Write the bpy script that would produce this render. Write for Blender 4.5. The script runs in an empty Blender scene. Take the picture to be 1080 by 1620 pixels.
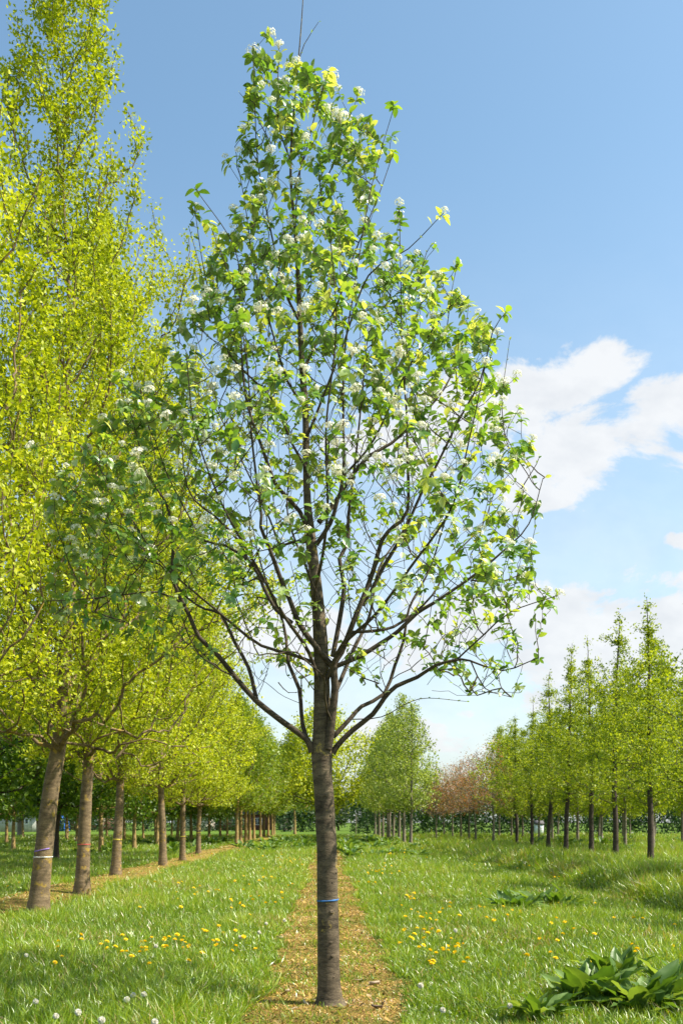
import bpy, math, random
import numpy as np
from mathutils import Vector, Matrix
R = math.radians
rng = np.random.default_rng(7)
random.seed(7)
S = bpy.context.scene
C = S.collection

# ------------------------------------------------------------------ camera, world, sun, exposure
F = 1500.0            # focal length in pixels of the 1080x1620 photograph
VX, HY, CAMH = 518.0, 1300.0, 1.6
cd = bpy.data.cameras.new('camera'); cam = bpy.data.objects.new('camera', cd); C.objects.link(cam)
cam.location = (0, 0, CAMH); cam.rotation_euler = (R(90), 0, 0)
cd.sensor_fit = 'VERTICAL'; cd.sensor_height = 36; cd.sensor_width = 24
cd.lens = 36 * F / 1620
cd.shift_x = (540 - VX) / 1620; cd.shift_y = (HY - 810) / 1620
cd.clip_start = .1; cd.clip_end = 3000
cd.dof.use_dof = True; cd.dof.focus_distance = 8.4; cd.dof.aperture_fstop = 4.5
S.camera = cam
SUN_EL, SUN_AZ = 49, 99      # azimuth clockwise from the view direction (+Y)
sd = bpy.data.lights.new('sun', 'SUN'); so = bpy.data.objects.new('sun', sd); C.objects.link(so)
sv = Vector((math.sin(R(SUN_AZ)) * math.cos(R(SUN_EL)), math.cos(R(SUN_AZ)) * math.cos(R(SUN_EL)), math.sin(R(SUN_EL))))
so.rotation_euler = sv.to_track_quat('Z', 'Y').to_euler(); so.location = (30, -10, 40)
sd.energy = 5.0; sd.angle = R(.5); sd.color = (1, .93, .8)
S.view_settings.view_transform = 'Standard'; S.view_settings.look = 'None'
S.view_settings.exposure = .92; S.view_settings.gamma = 1
S.cycles.max_bounces = 7; S.cycles.diffuse_bounces = 4; S.cycles.glossy_bounces = 2; S.cycles.transmission_bounces = 5

W = bpy.data.worlds.new('World'); S.world = W; W.use_nodes = True
nt = W.node_tree; nt.nodes.clear()
def N(nt, t, **k):
    n = nt.nodes.new(t)
    for a, v in k.items():
        if a == 'i':
            for q, w in v.items(): n.inputs[q].default_value = w
        else: setattr(n, a, v)
    return n
def MT(nt, op, a, b=None, c=None, clamp=False):
    n = nt.nodes.new('ShaderNodeMath'); n.operation = op; n.use_clamp = clamp
    for i, v in enumerate((a, b, c)):
        if v is None: continue
        if isinstance(v, (int, float)): n.inputs[i].default_value = v
        else: nt.links.new(v, n.inputs[i])
    return n.outputs[0]
sky = N(nt, 'ShaderNodeTexSky', sky_type='NISHITA', sun_disc=False, sun_elevation=R(SUN_EL), sun_rotation=R(SUN_AZ),
        air_density=1.0, dust_density=1.6, ozone_density=3.0, altitude=0)
tc = N(nt, 'ShaderNodeTexCoord'); sep = N(nt, 'ShaderNodeSeparateXYZ')
nt.links.new(tc.outputs['Generated'], sep.inputs[0])
yy = MT(nt, 'MAXIMUM', sep.outputs[1], .05)
u = MT(nt, 'DIVIDE', sep.outputs[0], yy); v = MT(nt, 'DIVIDE', sep.outputs[2], yy)
comb = N(nt, 'ShaderNodeCombineXYZ'); nt.links.new(u, comb.inputs[0])
nt.links.new(MT(nt, 'MULTIPLY', v, 1.5), comb.inputs[1])
nz = N(nt, 'ShaderNodeTexNoise', i={'Scale': 6.5, 'Detail': 9, 'Roughness': .66, 'Distortion': .35}); nt.links.new(comb.outputs[0], nz.inputs['Vector'])
nz2 = N(nt, 'ShaderNodeTexNoise', i={'Scale': 16, 'Detail': 4, 'Roughness': .55}); nt.links.new(comb.outputs[0], nz2.inputs['Vector'])
def blob(px, py, a, b, ang):
    cu, cv = (px - VX) / F, (HY - py) / F
    du = MT(nt, 'SUBTRACT', u, cu); dv = MT(nt, 'SUBTRACT', v, cv)
    ca, sa = math.cos(R(ang)), math.sin(R(ang))
    p = MT(nt, 'DIVIDE', MT(nt, 'ADD', MT(nt, 'MULTIPLY', du, ca), MT(nt, 'MULTIPLY', dv, sa)), a / F)
    q = MT(nt, 'DIVIDE', MT(nt, 'SUBTRACT', MT(nt, 'MULTIPLY', dv, ca), MT(nt, 'MULTIPLY', du, sa)), b / F)
    return MT(nt, 'SUBTRACT', 1, MT(nt, 'ADD', MT(nt, 'MULTIPLY', p, p), MT(nt, 'MULTIPLY', q, q)))
m = None
for bb in [(840, 612, 175, 62, 14), (930, 575, 70, 30, 25), (690, 680, 190, 95, 15), (970, 705, 185, 78, 14), (1080, 655, 130, 70, 10), (1140, 740, 170, 75, 0),
           (860, 790, 60, 20, 10), (960, 1015, 300, 110, 8), (1080, 915, 90, 30, 5), (700, 1010, 170, 90, 0), (430, 1000, 170, 75, 0),
           (1000, 1080, 260, 90, 0), (735, 1130, 36, 13, 4), (620, 1165, 130, 40, 0), (1085, 855, 40, 18, 0), (850, 1110, 90, 30, 0), (1500, 700, 400, 150, 5), (-500, 900, 500, 140, 0)]:
    w = blob(*bb); m = w if m is None else MT(nt, 'MAXIMUM', m, w)
den = MT(nt, 'ADD', MT(nt, 'MULTIPLY', MT(nt, 'MAXIMUM', m, -1.6), .95), MT(nt, 'MULTIPLY', MT(nt, 'SUBTRACT', nz.outputs[0], .48), 5.4))
mr = N(nt, 'ShaderNodeMapRange', interpolation_type='SMOOTHSTEP', i={'From Min': -.05, 'From Max': .75}); nt.links.new(den, mr.inputs[0])
front = MT(nt, 'GREATER_THAN', sep.outputs[1], .05)
veil = N(nt, 'ShaderNodeMapRange', interpolation_type='SMOOTHSTEP', i={'From Min': .6, 'From Max': .0, 'To Min': 0, 'To Max': .64}); nt.links.new(sep.outputs[2], veil.inputs[0])   # thin high cloud towards the horizon
veil = MT(nt, 'MULTIPLY', veil.outputs[0], MT(nt, 'ADD', .55, MT(nt, 'MULTIPLY', nz.outputs[0], .9)))
cov = MT(nt, 'MAXIMUM', MT(nt, 'MULTIPLY', MT(nt, 'MULTIPLY', mr.outputs[0], .93), front), veil)
ccol = N(nt, 'ShaderNodeMix', data_type='RGBA'); ccol.inputs[6].default_value = (3.75, 3.8, 3.85, 1); ccol.inputs[7].default_value = (3.15, 3.25, 3.4, 1)
nt.links.new(MT(nt, 'MULTIPLY', MT(nt, 'SUBTRACT', nz2.outputs[0], .42), 3, clamp=True), ccol.inputs[0])
mx = N(nt, 'ShaderNodeMix', data_type='RGBA')
wb = N(nt, 'ShaderNodeMix', data_type='RGBA', blend_type='MULTIPLY'); wb.inputs[0].default_value = 1; wb.inputs[7].default_value = (.97, 1.08, .96, 1); nt.links.new(sky.outputs[0], wb.inputs[6])   # the photograph's daylight balance
nt.links.new(cov, mx.inputs[0]); nt.links.new(wb.outputs[2], mx.inputs[6]); nt.links.new(ccol.outputs[2], mx.inputs[7])
bg = N(nt, 'ShaderNodeBackground', i={'Strength': .135}); nt.links.new(mx.outputs[2], bg.inputs[0])
wo = N(nt, 'ShaderNodeOutputWorld'); nt.links.new(bg.outputs[0], wo.inputs[0])

# ------------------------------------------------------------------ helpers
def tag(o, label=None, cat=None, group=None, kind=None):
    if label: o['label'] = label
    if cat: o['category'] = cat
    if group: o['group'] = group
    if kind: o['kind'] = kind
    return o
def empty(name, loc=(0, 0, 0)):
    o = bpy.data.objects.new(name, None); C.objects.link(o); o.location = loc; o.empty_display_size = .3; return o
def link(name, me, mat=None, parent=None, loc=None):
    o = bpy.data.objects.new(name, me); C.objects.link(o)
    if mat and not me.materials: me.materials.append(mat)
    if parent: o.parent = parent
    if loc is not None: o.location = loc
    return o
def mesh(name, V, F_, rnd=None, smooth=False):
    """V (n,3); F_ list of int arrays (m,k); rnd per-face values in the same order"""
    me = bpy.data.meshes.new(name); V = np.asarray(V, np.float32)
    F_ = [np.asarray(f, np.int32) for f in F_ if len(f)]
    me.vertices.add(len(V)); me.vertices.foreach_set('co', V.ravel())
    li = np.concatenate([f.ravel() for f in F_]); tot = np.concatenate([np.full(len(f), f.shape[1], np.int32) for f in F_])
    st = np.concatenate([[0], np.cumsum(tot)[:-1]]).astype(np.int32)
    me.loops.add(len(li)); me.loops.foreach_set('vertex_index', li)
    me.polygons.add(len(tot)); me.polygons.foreach_set('loop_start', st); me.polygons.foreach_set('loop_total', tot)
    if smooth: me.polygons.foreach_set('use_smooth', np.ones(len(tot), bool))
    me.update(calc_edges=True)
    if rnd is not None:
        a = me.attributes.new('rnd', 'FLOAT', 'FACE'); a.data.foreach_set('value', np.concatenate(rnd).astype(np.float32) if isinstance(rnd, list) else np.asarray(rnd, np.float32))
    return me
def nrm(a): return a / np.maximum(np.linalg.norm(a, axis=-1, keepdims=True), 1e-9)
def place(tv, tf, P, D, Nh, s, wscale=None):
    """copies of a template (tv verts, tf list of face arrays) : +Y along D, +Z near Nh"""
    D = nrm(D); X = nrm(np.cross(D, Nh)); Z = np.cross(X, D); n = len(P); k = len(tv)
    s = np.broadcast_to(np.asarray(s, float), (n,)); ws = s if wscale is None else wscale
    V = P[:, None, :] + tv[None, :, 0:1] * ws[:, None, None] * X[:, None, :] + tv[None, :, 1:2] * s[:, None, None] * D[:, None, :] + tv[None, :, 2:3] * s[:, None, None] * Z[:, None, :]
    off = (np.arange(n) * k)[:, None, None]
    return V.reshape(-1, 3), [(np.asarray(f)[None] + off).reshape(-1, np.asarray(f).shape[1]) for f in tf]
class Acc:
    def __init__(s): s.V = []; s.F = {}; s.n = 0; s.R = {}
    def add(s, V, F_, rnd=0.):
        for f in F_:
            f = np.asarray(f); k = f.shape[1]; s.F.setdefault(k, []).append(f + s.n)
            s.R.setdefault(k, []).append(np.broadcast_to(np.asarray(rnd, float), (len(f),)))
        s.V.append(np.asarray(V)); s.n += len(V)
    def build(s, name, smooth=False):
        ks = sorted(s.F)
        return mesh(name, np.concatenate(s.V), [np.concatenate(s.F[k]) for k in ks], [np.concatenate(s.R[k]) for k in ks], smooth)
def sweep(acc, P, r, sides, cap=True, wob=0.):
    P = np.asarray(P, float); r = np.asarray(r, float); n = len(P)
    T = nrm(np.gradient(P, axis=0)); m_ = nrm((P[-1] - P[0])[None])[0]
    ref = np.eye(3)[np.argmin(np.abs(m_))]
    U = nrm(np.cross(T, ref)); Wv = np.cross(T, U)
    a = np.linspace(0, 2 * math.pi, sides, endpoint=False)
    rr = r[:, None] * np.ones(sides)[None]
    if wob: rr = rr * (1 + wob * (np.sin(3 * a[None] + P[:, 2:3] * 7) * .5 + np.sin(5 * a[None] - P[:, 2:3] * 11) * .4 + rng.normal(0, .35, rr.shape)))
    V = P[:, None] + rr[..., None] * (np.cos(a)[None, :, None] * U[:, None] + np.sin(a)[None, :, None] * Wv[:, None])
    i = np.arange(n - 1)[:, None] * sides; j = np.arange(sides)[None]; j2 = (j + 1) % sides
    Q = np.stack([i + j, i + j2, i + sides + j2, i + sides + j], -1).reshape(-1, 4)
    acc.add(V.reshape(-1, 3), [Q])
    if cap:
        k = sides
        acc.add(np.vstack([V[-1], P[-1:] + T[-1:] * r[-1] * .6]), [np.stack([np.arange(k), (np.arange(k) + 1) % k, np.full(k, k)], 1)])
def spline(P, step=.12):
    """Catmull-Rom through rows of P (any width)"""
    P = np.asarray(P, float); out = []
    Q = np.vstack([2 * P[0] - P[1], P, 2 * P[-1] - P[-2]])
    for i in range(1, len(Q) - 2):
        p0, p1, p2, p3 = Q[i - 1:i + 3]; m_ = max(2, int(np.linalg.norm((p2 - p1)[:3]) / step))
        for t in np.linspace(0, 1, m_, endpoint=False):
            out.append(.5 * ((2 * p1) + (-p0 + p2) * t + (2 * p0 - 5 * p1 + 4 * p2 - p3) * t * t + (-p0 + 3 * p1 - 3 * p2 + p3) * t ** 3))
    out.append(P[-1]); return np.array(out)
_ph = rng.uniform(0, 6.28, (8,)); _dr = rng.uniform(0, 6.28, (8,))
def wn(x, y, sc, k=0):
    v = 0
    for i in range(5):
        f = sc * (1.0 + .73 * i); d = _dr[(i + k) % 8] + i * 1.3
        v = v + np.sin((x * math.cos(d) + y * math.sin(d)) * f + _ph[(i + 2 * k) % 8] + 1.2 * np.sin((y * math.cos(d) - x * math.sin(d)) * f * .6 + k)) / (1 + .5 * i)
    return v / 2.6

# ------------------------------------------------------------------ materials
def newmat(name):
    m_ = bpy.data.materials.new(name); m_.use_nodes = True; m_.node_tree.nodes.clear(); return m_, m_.node_tree
def ramp(nt, fac, stops, interp='LINEAR'):
    r = N(nt, 'ShaderNodeValToRGB'); r.color_ramp.interpolation = interp; e = r.color_ramp.elements
    while len(e) < len(stops): e.new(.5)
    for k, (p, c) in enumerate(stops): e[k].position = p; e[k].color = (*c, 1)
    nt.links.new(fac, r.inputs[0]); return r.outputs[0]
def leafmat(name, stops, trans, tmix=.45, gloss=.06, rough=.42, under=None):
    m_, nt = newmat(name)
    at = N(nt, 'ShaderNodeAttribute', attribute_name='rnd')
    oi = N(nt, 'ShaderNodeObjectInfo')
    f = MT(nt, 'ADD', at.outputs['Fac'], MT(nt, 'MULTIPLY', MT(nt, 'SUBTRACT', oi.outputs['Random'], .5), .16), clamp=True)
    col = ramp(nt, f, stops); dcol = col
    if under:
        g = N(nt, 'ShaderNodeNewGeometry'); mxn = N(nt, 'ShaderNodeMix', data_type='RGBA'); mxn.inputs[7].default_value = (*under, 1)
        nt.links.new(g.outputs['Backfacing'], mxn.inputs[0]); nt.links.new(col, mxn.inputs[6]); dcol = mxn.outputs[2]
    tm = N(nt, 'ShaderNodeMix', data_type='RGBA', blend_type='MULTIPLY'); tm.inputs[0].default_value = 1; tm.inputs[7].default_value = (*trans, 1); nt.links.new(col, tm.inputs[6])
    d = N(nt, 'ShaderNodeBsdfDiffuse'); nt.links.new(dcol, d.inputs[0])
    t = N(nt, 'ShaderNodeBsdfTranslucent'); nt.links.new(tm.outputs[2], t.inputs[0])
    a = N(nt, 'ShaderNodeMixShader', i={0: tmix}); nt.links.new(d.outputs[0], a.inputs[1]); nt.links.new(t.outputs[0], a.inputs[2])
    gl = N(nt, 'ShaderNodeBsdfGlossy', i={'Roughness': rough}); gl.inputs[0].default_value = (1, 1, 1, 1)
    b = N(nt, 'ShaderNodeMixShader', i={0: gloss}); nt.links.new(a.outputs[0], b.inputs[1]); nt.links.new(gl.outputs[0], b.inputs[2])
    o = N(nt, 'ShaderNodeOutputMaterial'); nt.links.new(b.outputs[0], o.inputs[0]); return m_
def bark(name, c1, c2, lichen, amt, sc=6., bump=.5, bands=True):
    m_, nt = newmat(name); tc = N(nt, 'ShaderNodeTexCoord')
    mp = N(nt, 'ShaderNodeMapping'); mp.inputs['Scale'].default_value = (1, 1, 3.5 if bands else .35); nt.links.new(tc.outputs['Object'], mp.inputs[0])
    n1 = N(nt, 'ShaderNodeTexNoise', i={'Scale': sc, 'Detail': 8, 'Roughness': .68}); nt.links.new(mp.outputs[0], n1.inputs[0])
    n2 = N(nt, 'ShaderNodeTexNoise', i={'Scale': sc * 1.3, 'Detail': 6, 'Roughness': .7}); nt.links.new(tc.outputs['Object'], n2.inputs[0])
    n3 = N(nt, 'ShaderNodeTexNoise', i={'Scale': sc * 9, 'Detail': 3}); nt.links.new(mp.outputs[0], n3.inputs[0])
    base = ramp(nt, n1.outputs[0], [(.3, c1), (.72, c2)])
    sp = ramp(nt, n3.outputs[0], [(.35, (.55,) * 3), (.62, (1.15,) * 3)])
    mu = N(nt, 'ShaderNodeMix', data_type='RGBA', blend_type='MULTIPLY'); mu.inputs[0].default_value = .75; nt.links.new(base, mu.inputs[6]); nt.links.new(sp, mu.inputs[7])
    lf = N(nt, 'ShaderNodeMapRange', i={'From Min': .72 - amt, 'From Max': .80 - amt}); nt.links.new(n2.outputs[0], lf.inputs[0])
    mx = N(nt, 'ShaderNodeMix', data_type='RGBA'); mx.inputs[7].default_value = (*lichen, 1); nt.links.new(MT(nt, 'MULTIPLY', lf.outputs[0], .85), mx.inputs[0]); nt.links.new(mu.outputs[2], mx.inputs[6])
    p = N(nt, 'ShaderNodeBsdfPrincipled', i={'Roughness': .85}); nt.links.new(mx.outputs[2], p.inputs['Base Color']); p.inputs['Specular IOR Level'].default_value = .25
    bp = N(nt, 'ShaderNodeBump', i={'Strength': bump, 'Distance': .012}); nt.links.new(MT(nt, 'ADD', n1.outputs[0], MT(nt, 'MULTIPLY', n3.outputs[0], .5)), bp.inputs['Height']); nt.links.new(bp.outputs[0], p.inputs['Normal'])
    o = N(nt, 'ShaderNodeOutputMaterial'); nt.links.new(p.outputs[0], o.inputs[0]); return m_
def plain(name, c, rough=.8, var=.25, sc=4.):
    m_, nt = newmat(name); tc = N(nt, 'ShaderNodeTexCoord')
    n1 = N(nt, 'ShaderNodeTexNoise', i={'Scale': sc, 'Detail': 5}); nt.links.new(tc.outputs['Object'], n1.inputs[0])
    col = ramp(nt, n1.outputs[0], [(.3, tuple(x * (1 - var) for x in c)), (.7, tuple(min(1, x * (1 + var)) for x in c))])
    p = N(nt, 'ShaderNodeBsdfPrincipled', i={'Roughness': rough}); nt.links.new(col, p.inputs['Base Color'])
    o = N(nt, 'ShaderNodeOutputMaterial'); nt.links.new(p.outputs[0], o.inputs[0]); return m_
M = {}
M['bark_main'] = bark('bark_main', (.022, .016, .010), (.19, .145, .092), (.34, .25, .06), .12, 5.5, .7)
M['bark_limb'] = bark('bark_limb', (.03, .022, .015), (.12, .09, .06), (.24, .18, .06), .1, 9, .4)
M['bark_left'] = bark('bark_left', (.08, .055, .032), (.29, .21, .12), (.36, .24, .04), .17, 4.5, .9)
M['bark_thin'] = bark('bark_thin', (.14, .10, .05), (.30, .22, .12), (.33, .24, .07), .13, 8, .2)
M['bark_gold'] = bark('bark_gold', (.2, .13, .05), (.4, .28, .12), (.4, .27, .07), .18, 3, .3)
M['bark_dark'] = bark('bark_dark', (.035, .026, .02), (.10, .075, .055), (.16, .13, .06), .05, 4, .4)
M['bark_pale'] = bark('bark_pale', (.12, .10, .075), (.30, .25, .18), (.3, .24, .1), .1, 4, .3)
M['leaf_main'] = leafmat('leaf_main', [(0, (.05, .135, .018)), (.45, (.11, .24, .028)), (.68, (.21, .35, .05)), (.87, (.33, .44, .12)), (1, (.5, .57, .36))], (1.9, 1.6, .4), .45, .055, .36, under=(.26, .33, .15))
M['leaf_yellow'] = leafmat('leaf_yellow', [(0, (.15, .22, .01)), (.4, (.35, .42, .013)), (.75, (.50, .54, .02)), (1, (.6, .62, .06))], (1.2, 1.15, .5), .47, .02, .5)
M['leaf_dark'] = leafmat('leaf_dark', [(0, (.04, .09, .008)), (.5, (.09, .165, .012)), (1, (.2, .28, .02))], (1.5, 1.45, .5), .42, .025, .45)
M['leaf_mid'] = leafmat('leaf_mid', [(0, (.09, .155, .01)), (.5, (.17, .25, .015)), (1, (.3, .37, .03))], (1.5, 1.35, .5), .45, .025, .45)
M['leaf_larch'] = leafmat('leaf_larch', [(0, (.12, .18, .01)), (.5, (.25, .33, .015)), (1, (.42, .46, .035))], (1.4, 1.3, .5), .48, .02, .5)
M['leaf_linden'] = leafmat('leaf_linden', [(0, (.13, .19, .015)), (.5, (.26, .35, .04)), (1, (.46, .52, .16))], (1.35, 1.25, .5), .42, .02, .45)
M['leaf_red'] = leafmat('leaf_red', [(0, (.2, .23, .03)), (.3, (.25, .2, .04)), (.6, (.40, .14, .045)), (.85, (.36, .19, .07)), (1, (.42, .36, .1))], (1.4, 1.1, .7), .42, .04, .5)
M['leaf_back'] = leafmat('leaf_back', [(0, (.02, .05, .012)), (.5, (.04, .09, .018)), (1, (.09, .15, .03))], (1.4, 1.4, .6), .35, .03, .5)
M['leaf_dock'] = leafmat('leaf_dock', [(0, (.045, .11, .015)), (.5, (.085, .165, .025)), (1, (.2, .3, .085))], (2.0, 1.7, .5), .4, .03, .45)
M['grass'] = leafmat('grass', [(0, (.08, .145, .008)), (.4, (.18, .30, .012)), (.75, (.31, .42, .022)), (.93, (.48, .5, .09)), (.97, (.5, .42, .2)), (1, (.4, .28, .12))], (1.4, 1.25, .45), .42, .05, .38)
M['litter'] = leafmat('litter', [(0, (.07, .10, .012)), (.22, (.19, .18, .025)), (.38, (.20, .125, .045)), (.5, (.36, .25, .05)), (.68, (.48, .28, .075)), (.85, (.6, .4, .14)), (.96, (.6, .5, .36)), (1, (.12, .08, .05))], (1, 1, 1), .2, .02, .6)
M['petal'] = leafmat('petal', [(0, (.80, .77, .55)), (1, (.93, .91, .80))], (1, 1, .95), .3, .02, .5)
M['dandelion'] = leafmat('dandelion', [(0, (.85, .58, .008)), (1, (.95, .72, .015))], (1, .95, .7), .2, .02, .6)
M['fluff'] = leafmat('fluff', [(0, (.8, .78, .68)), (1, (.92, .9, .82))], (1, 1, 1), .4, .0, .6)
M['stem'] = plain('stem', (.2, .26, .07))
for k, c in dict(blue=(.03, .15, .40), white=(.72, .72, .7), purple=(.26, .16, .5), red=(.55, .08, .07), yellow=(.62, .5, .06)).items(): M['band_' + k] = plain('band_' + k, c, .7, .12, 30)

# ------------------------------------------------------------------ the ground
ROWX = (-5.75, 0.0, 6.2)
def gz(x, y):
    x = np.asarray(x, float); y = np.asarray(y, float)
    z = .05 * wn(x, y, .35) + .03 * wn(x, y, 1.1, 2)
    z = z * np.clip(1 - np.exp(-(x / 1.1) ** 2) * .75, 0, 1)
    z = z + .10 * np.exp(-((x + 5.9) / .9) ** 2) * (y < 120) * (1 + .8 * wn(x, y, .9, 3))
    b = np.exp(-((x - 8.0) / 1.5) ** 2) * np.clip((y - 14) / 6, 0, 1) * np.clip((60 - y) / 20, 0, 1)
    z = z + b * (.2 + .26 * wn(x, y, 1.5, 4)) - .16 * np.exp(-((x - 6.2) / .5) ** 2) * np.clip((y - 12) / 5, 0, 1) * (y < 60)
    return z
xs = np.unique(np.concatenate([-np.geomspace(14, 700, 26)[::-1], np.arange(-14, 14.01, .2), np.geomspace(14, 700, 26)]))
ys = np.unique(np.concatenate([-np.geomspace(3, 60, 8)[::-1], np.arange(-3, 36, .2), np.geomspace(36, 1400, 70)]))
XX, YY = np.meshgrid(xs, ys); ZZ = gz(XX, YY)
i = np.arange(len(ys) - 1)[:, None] * len(xs); j = np.arange(len(xs) - 1)[None]
Q = np.stack([i + j, i + j + 1, i + len(xs) + j + 1, i + len(xs) + j], -1).reshape(-1, 4)
m_, nt = newmat('ground_mat'); tcg = N(nt, 'ShaderNodeTexCoord'); sx = N(nt, 'ShaderNodeSeparateXYZ'); nt.links.new(tcg.outputs['Object'], sx.inputs[0])
def gn(sc, det=6, ro=.6):
    n_ = N(nt, 'ShaderNodeTexNoise', i={'Scale': sc, 'Detail': det, 'Roughness': ro}); nt.links.new(tcg.outputs['Object'], n_.inputs[0]); return n_.outputs[0]
nA, nB, nC = gn(.9), gn(5.5, 8, .7), gn(38, 6, .7)
soil = ramp(nt, nC, [(.25, (.08, .055, .03)), (.42, (.2, .125, .05)), (.55, (.34, .2, .06)), (.7, (.44, .29, .1))])
moss = ramp(nt, nC, [(.3, (.10, .10, .015)), (.7, (.30, .27, .04))])
mm = N(nt, 'ShaderNodeMix', data_type='RGBA'); nt.links.new(soil, mm.inputs[6]); nt.links.new(moss, mm.inputs[7])
nt.links.new(MT(nt, 'MULTIPLY', MT(nt, 'SUBTRACT', nB, .43), 6, clamp=True), mm.inputs[0])
turf = ramp(nt, nB, [(.3, (.045, .075, .012)), (.7, (.10, .15, .02))])
strip = None
for cx, hw in ((ROWX[0], .95), (0, .7), (ROWX[2], .1)):
    d_ = MT(nt, 'ABSOLUTE', MT(nt, 'SUBTRACT', sx.outputs[0], cx))
    d_ = MT(nt, 'ADD', d_, MT(nt, 'MULTIPLY', MT(nt, 'SUBTRACT', nB, .5), .6))
    k_ = MT(nt, 'MULTIPLY', MT(nt, 'SUBTRACT', hw, d_), 9, clamp=True); strip = k_ if strip is None else MT(nt, 'MAXIMUM', strip, k_)
strip = MT(nt, 'MULTIPLY', strip, MT(nt, 'LESS_THAN', sx.outputs[1], 112))
g2 = N(nt, 'ShaderNodeMix', data_type='RGBA'); nt.links.new(strip, g2.inputs[0]); nt.links.new(turf, g2.inputs[6]); nt.links.new(mm.outputs[2], g2.inputs[7])
lawn = ramp(nt, nA, [(.3, (.06, .11, .012)), (.7, (.12, .19, .022))])
g3 = N(nt, 'ShaderNodeMix', data_type='RGBA'); nt.links.new(MT(nt, 'MULTIPLY', MT(nt, 'SUBTRACT', sx.outputs[1], 95), .05, clamp=True), g3.inputs[0]); nt.links.new(g2.outputs[2], g3.inputs[6]); nt.links.new(lawn, g3.inputs[7])
p = N(nt, 'ShaderNodeBsdfPrincipled', i={'Roughness': .95}); p.inputs['Specular IOR Level'].default_value = .1; nt.links.new(g3.outputs[2], p.inputs['Base Color'])
bp = N(nt, 'ShaderNodeBump', i={'Strength': .9, 'Distance': .03}); nt.links.new(MT(nt, 'ADD', nC, nB), bp.inputs['Height']); nt.links.new(bp.outputs[0], p.inputs['Normal'])
o = N(nt, 'ShaderNodeOutputMaterial'); nt.links.new(p.outputs[0], o.inputs[0])
tag(link('ground', mesh('ground', np.stack([XX, YY, ZZ], -1).reshape(-1, 3), [Q], smooth=True), m_), kind='structure')

def in_view(n, d0, d1, side=1.2):
    d = np.exp(rng.uniform(math.log(d0), math.log(d1), n))
    x = (rng.uniform(-.36, .39, n)) * d * 1.04 + rng.uniform(-side, side, n); return x, d
def edge_noise(x, y): return .2 * wn(x, y, 2.2, 1) + .13 * wn(x, y, 7., 5)
def bare(x, y):
    """1 on the bare strips"""
    e = edge_noise(x, y)
    a = (np.abs(x) < .67 + e) | (np.abs(x + 5.75) < .82 + e * 1.5) | ((np.abs(x - 6.2) < .1 + e * 2.2) & (y > 14) & (wn(x, y, .55, 7) > .25))
    return a & (y < 112)
# grass: blades of three shapes by distance, all one stretch of meadow
def blades(n, d0, d1, tv, tf, hs, ws):
    x, y = in_view(n, d0, d1)
    b = bare(x, y); keep = (~b) | (rng.random(n) < .07 + .3 * (wn(x, y, 2.7, 5) > .3)); near_edge = np.abs(np.abs(x) - .75) < .18
    x, y, b = x[keep], y[keep], b[keep]; n = len(x); d = y
    tuft = wn(x, y, 1.6, 6); big = wn(x, y, .35, 1)
    h = (.195 + .085 * tuft + .05 * big) * rng.uniform(.45, 1.35, n) * hs
    h = h * np.where((x > 6.6), 1.6 + .6 * wn(x, y, 1.1, 3), 1) * np.where(b, .35, 1) * np.where((np.abs(np.abs(x) - .85) < .3), .75, 1)
    h = np.maximum(h, .03)
    az = rng.uniform(0, 6.28, n); lean = rng.uniform(.1, 1.25, n)
    D = np.stack([np.cos(az) * lean, np.sin(az) * lean, np.ones(n)], 1)
    az2 = rng.uniform(0, 6.28, n); Nh = np.stack([np.cos(az2), np.sin(az2), np.zeros(n)], 1)
    wd = (.0036 + .00045 * d) * rng.uniform(.6, 1.5, n) * ws
    P = np.stack([x, y, gz(x, y) - .01], 1)
    V, Fs = place(tv, tf, P, D, Nh, h, wd)
    r = np.clip(.44 + .16 * tuft + .16 * big + rng.normal(0, .2, n), 0, .95)
    r = np.where(rng.random(n) < .05 + .14 * (wn(x, y, .8, 4) > .45), rng.uniform(.95, 1, n), r)
    return V, Fs, [np.repeat(r, len(f)) for f in tf]
tn = (np.array([(-.5, 0, 0), (.5, 0, 0), (-.5, .38, .03), (.5, .38, .03), (-.36, .72, .2), (.36, .72, .2), (0, .92, .48)]), [np.array([(0, 1, 3, 2), (2, 3, 5, 4)]), np.array([(4, 5, 6)])])
tm_ = (np.array([(-.5, 0, 0), (.5, 0, 0), (-.45, .55, .12), (.45, .55, .12), (0, .95, .45)]), [np.array([(0, 1, 3, 2)]), np.array([(2, 3, 4)])])
tt_ = (np.array([(-.5, 0, 0), (.5, 0, 0), (0, 1, .15)]), [np.array([(0, 1, 2)])])
A = Acc()
for n, d0, d1, T_, hs, ws in ((220000, 4.6, 13, tn, 1, .9), (330000, 13, 40, tm_, .95, .85), (190000, 40, 112, tt_, 1.1, 1.3)):
    V, Fs, r = blades(n, d0, d1, *T_, hs, ws)
    for f, rr in zip(Fs, r): A.F.setdefault(f.shape[1], []).append(f + A.n); A.R.setdefault(f.shape[1], []).append(rr)
    A.V.append(V); A.n += len(V)
tag(link('grass', A.build('grass'), M['grass']), 'long green meadow grass growing between the bare planting strips', 'grass', kind='stuff')
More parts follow.
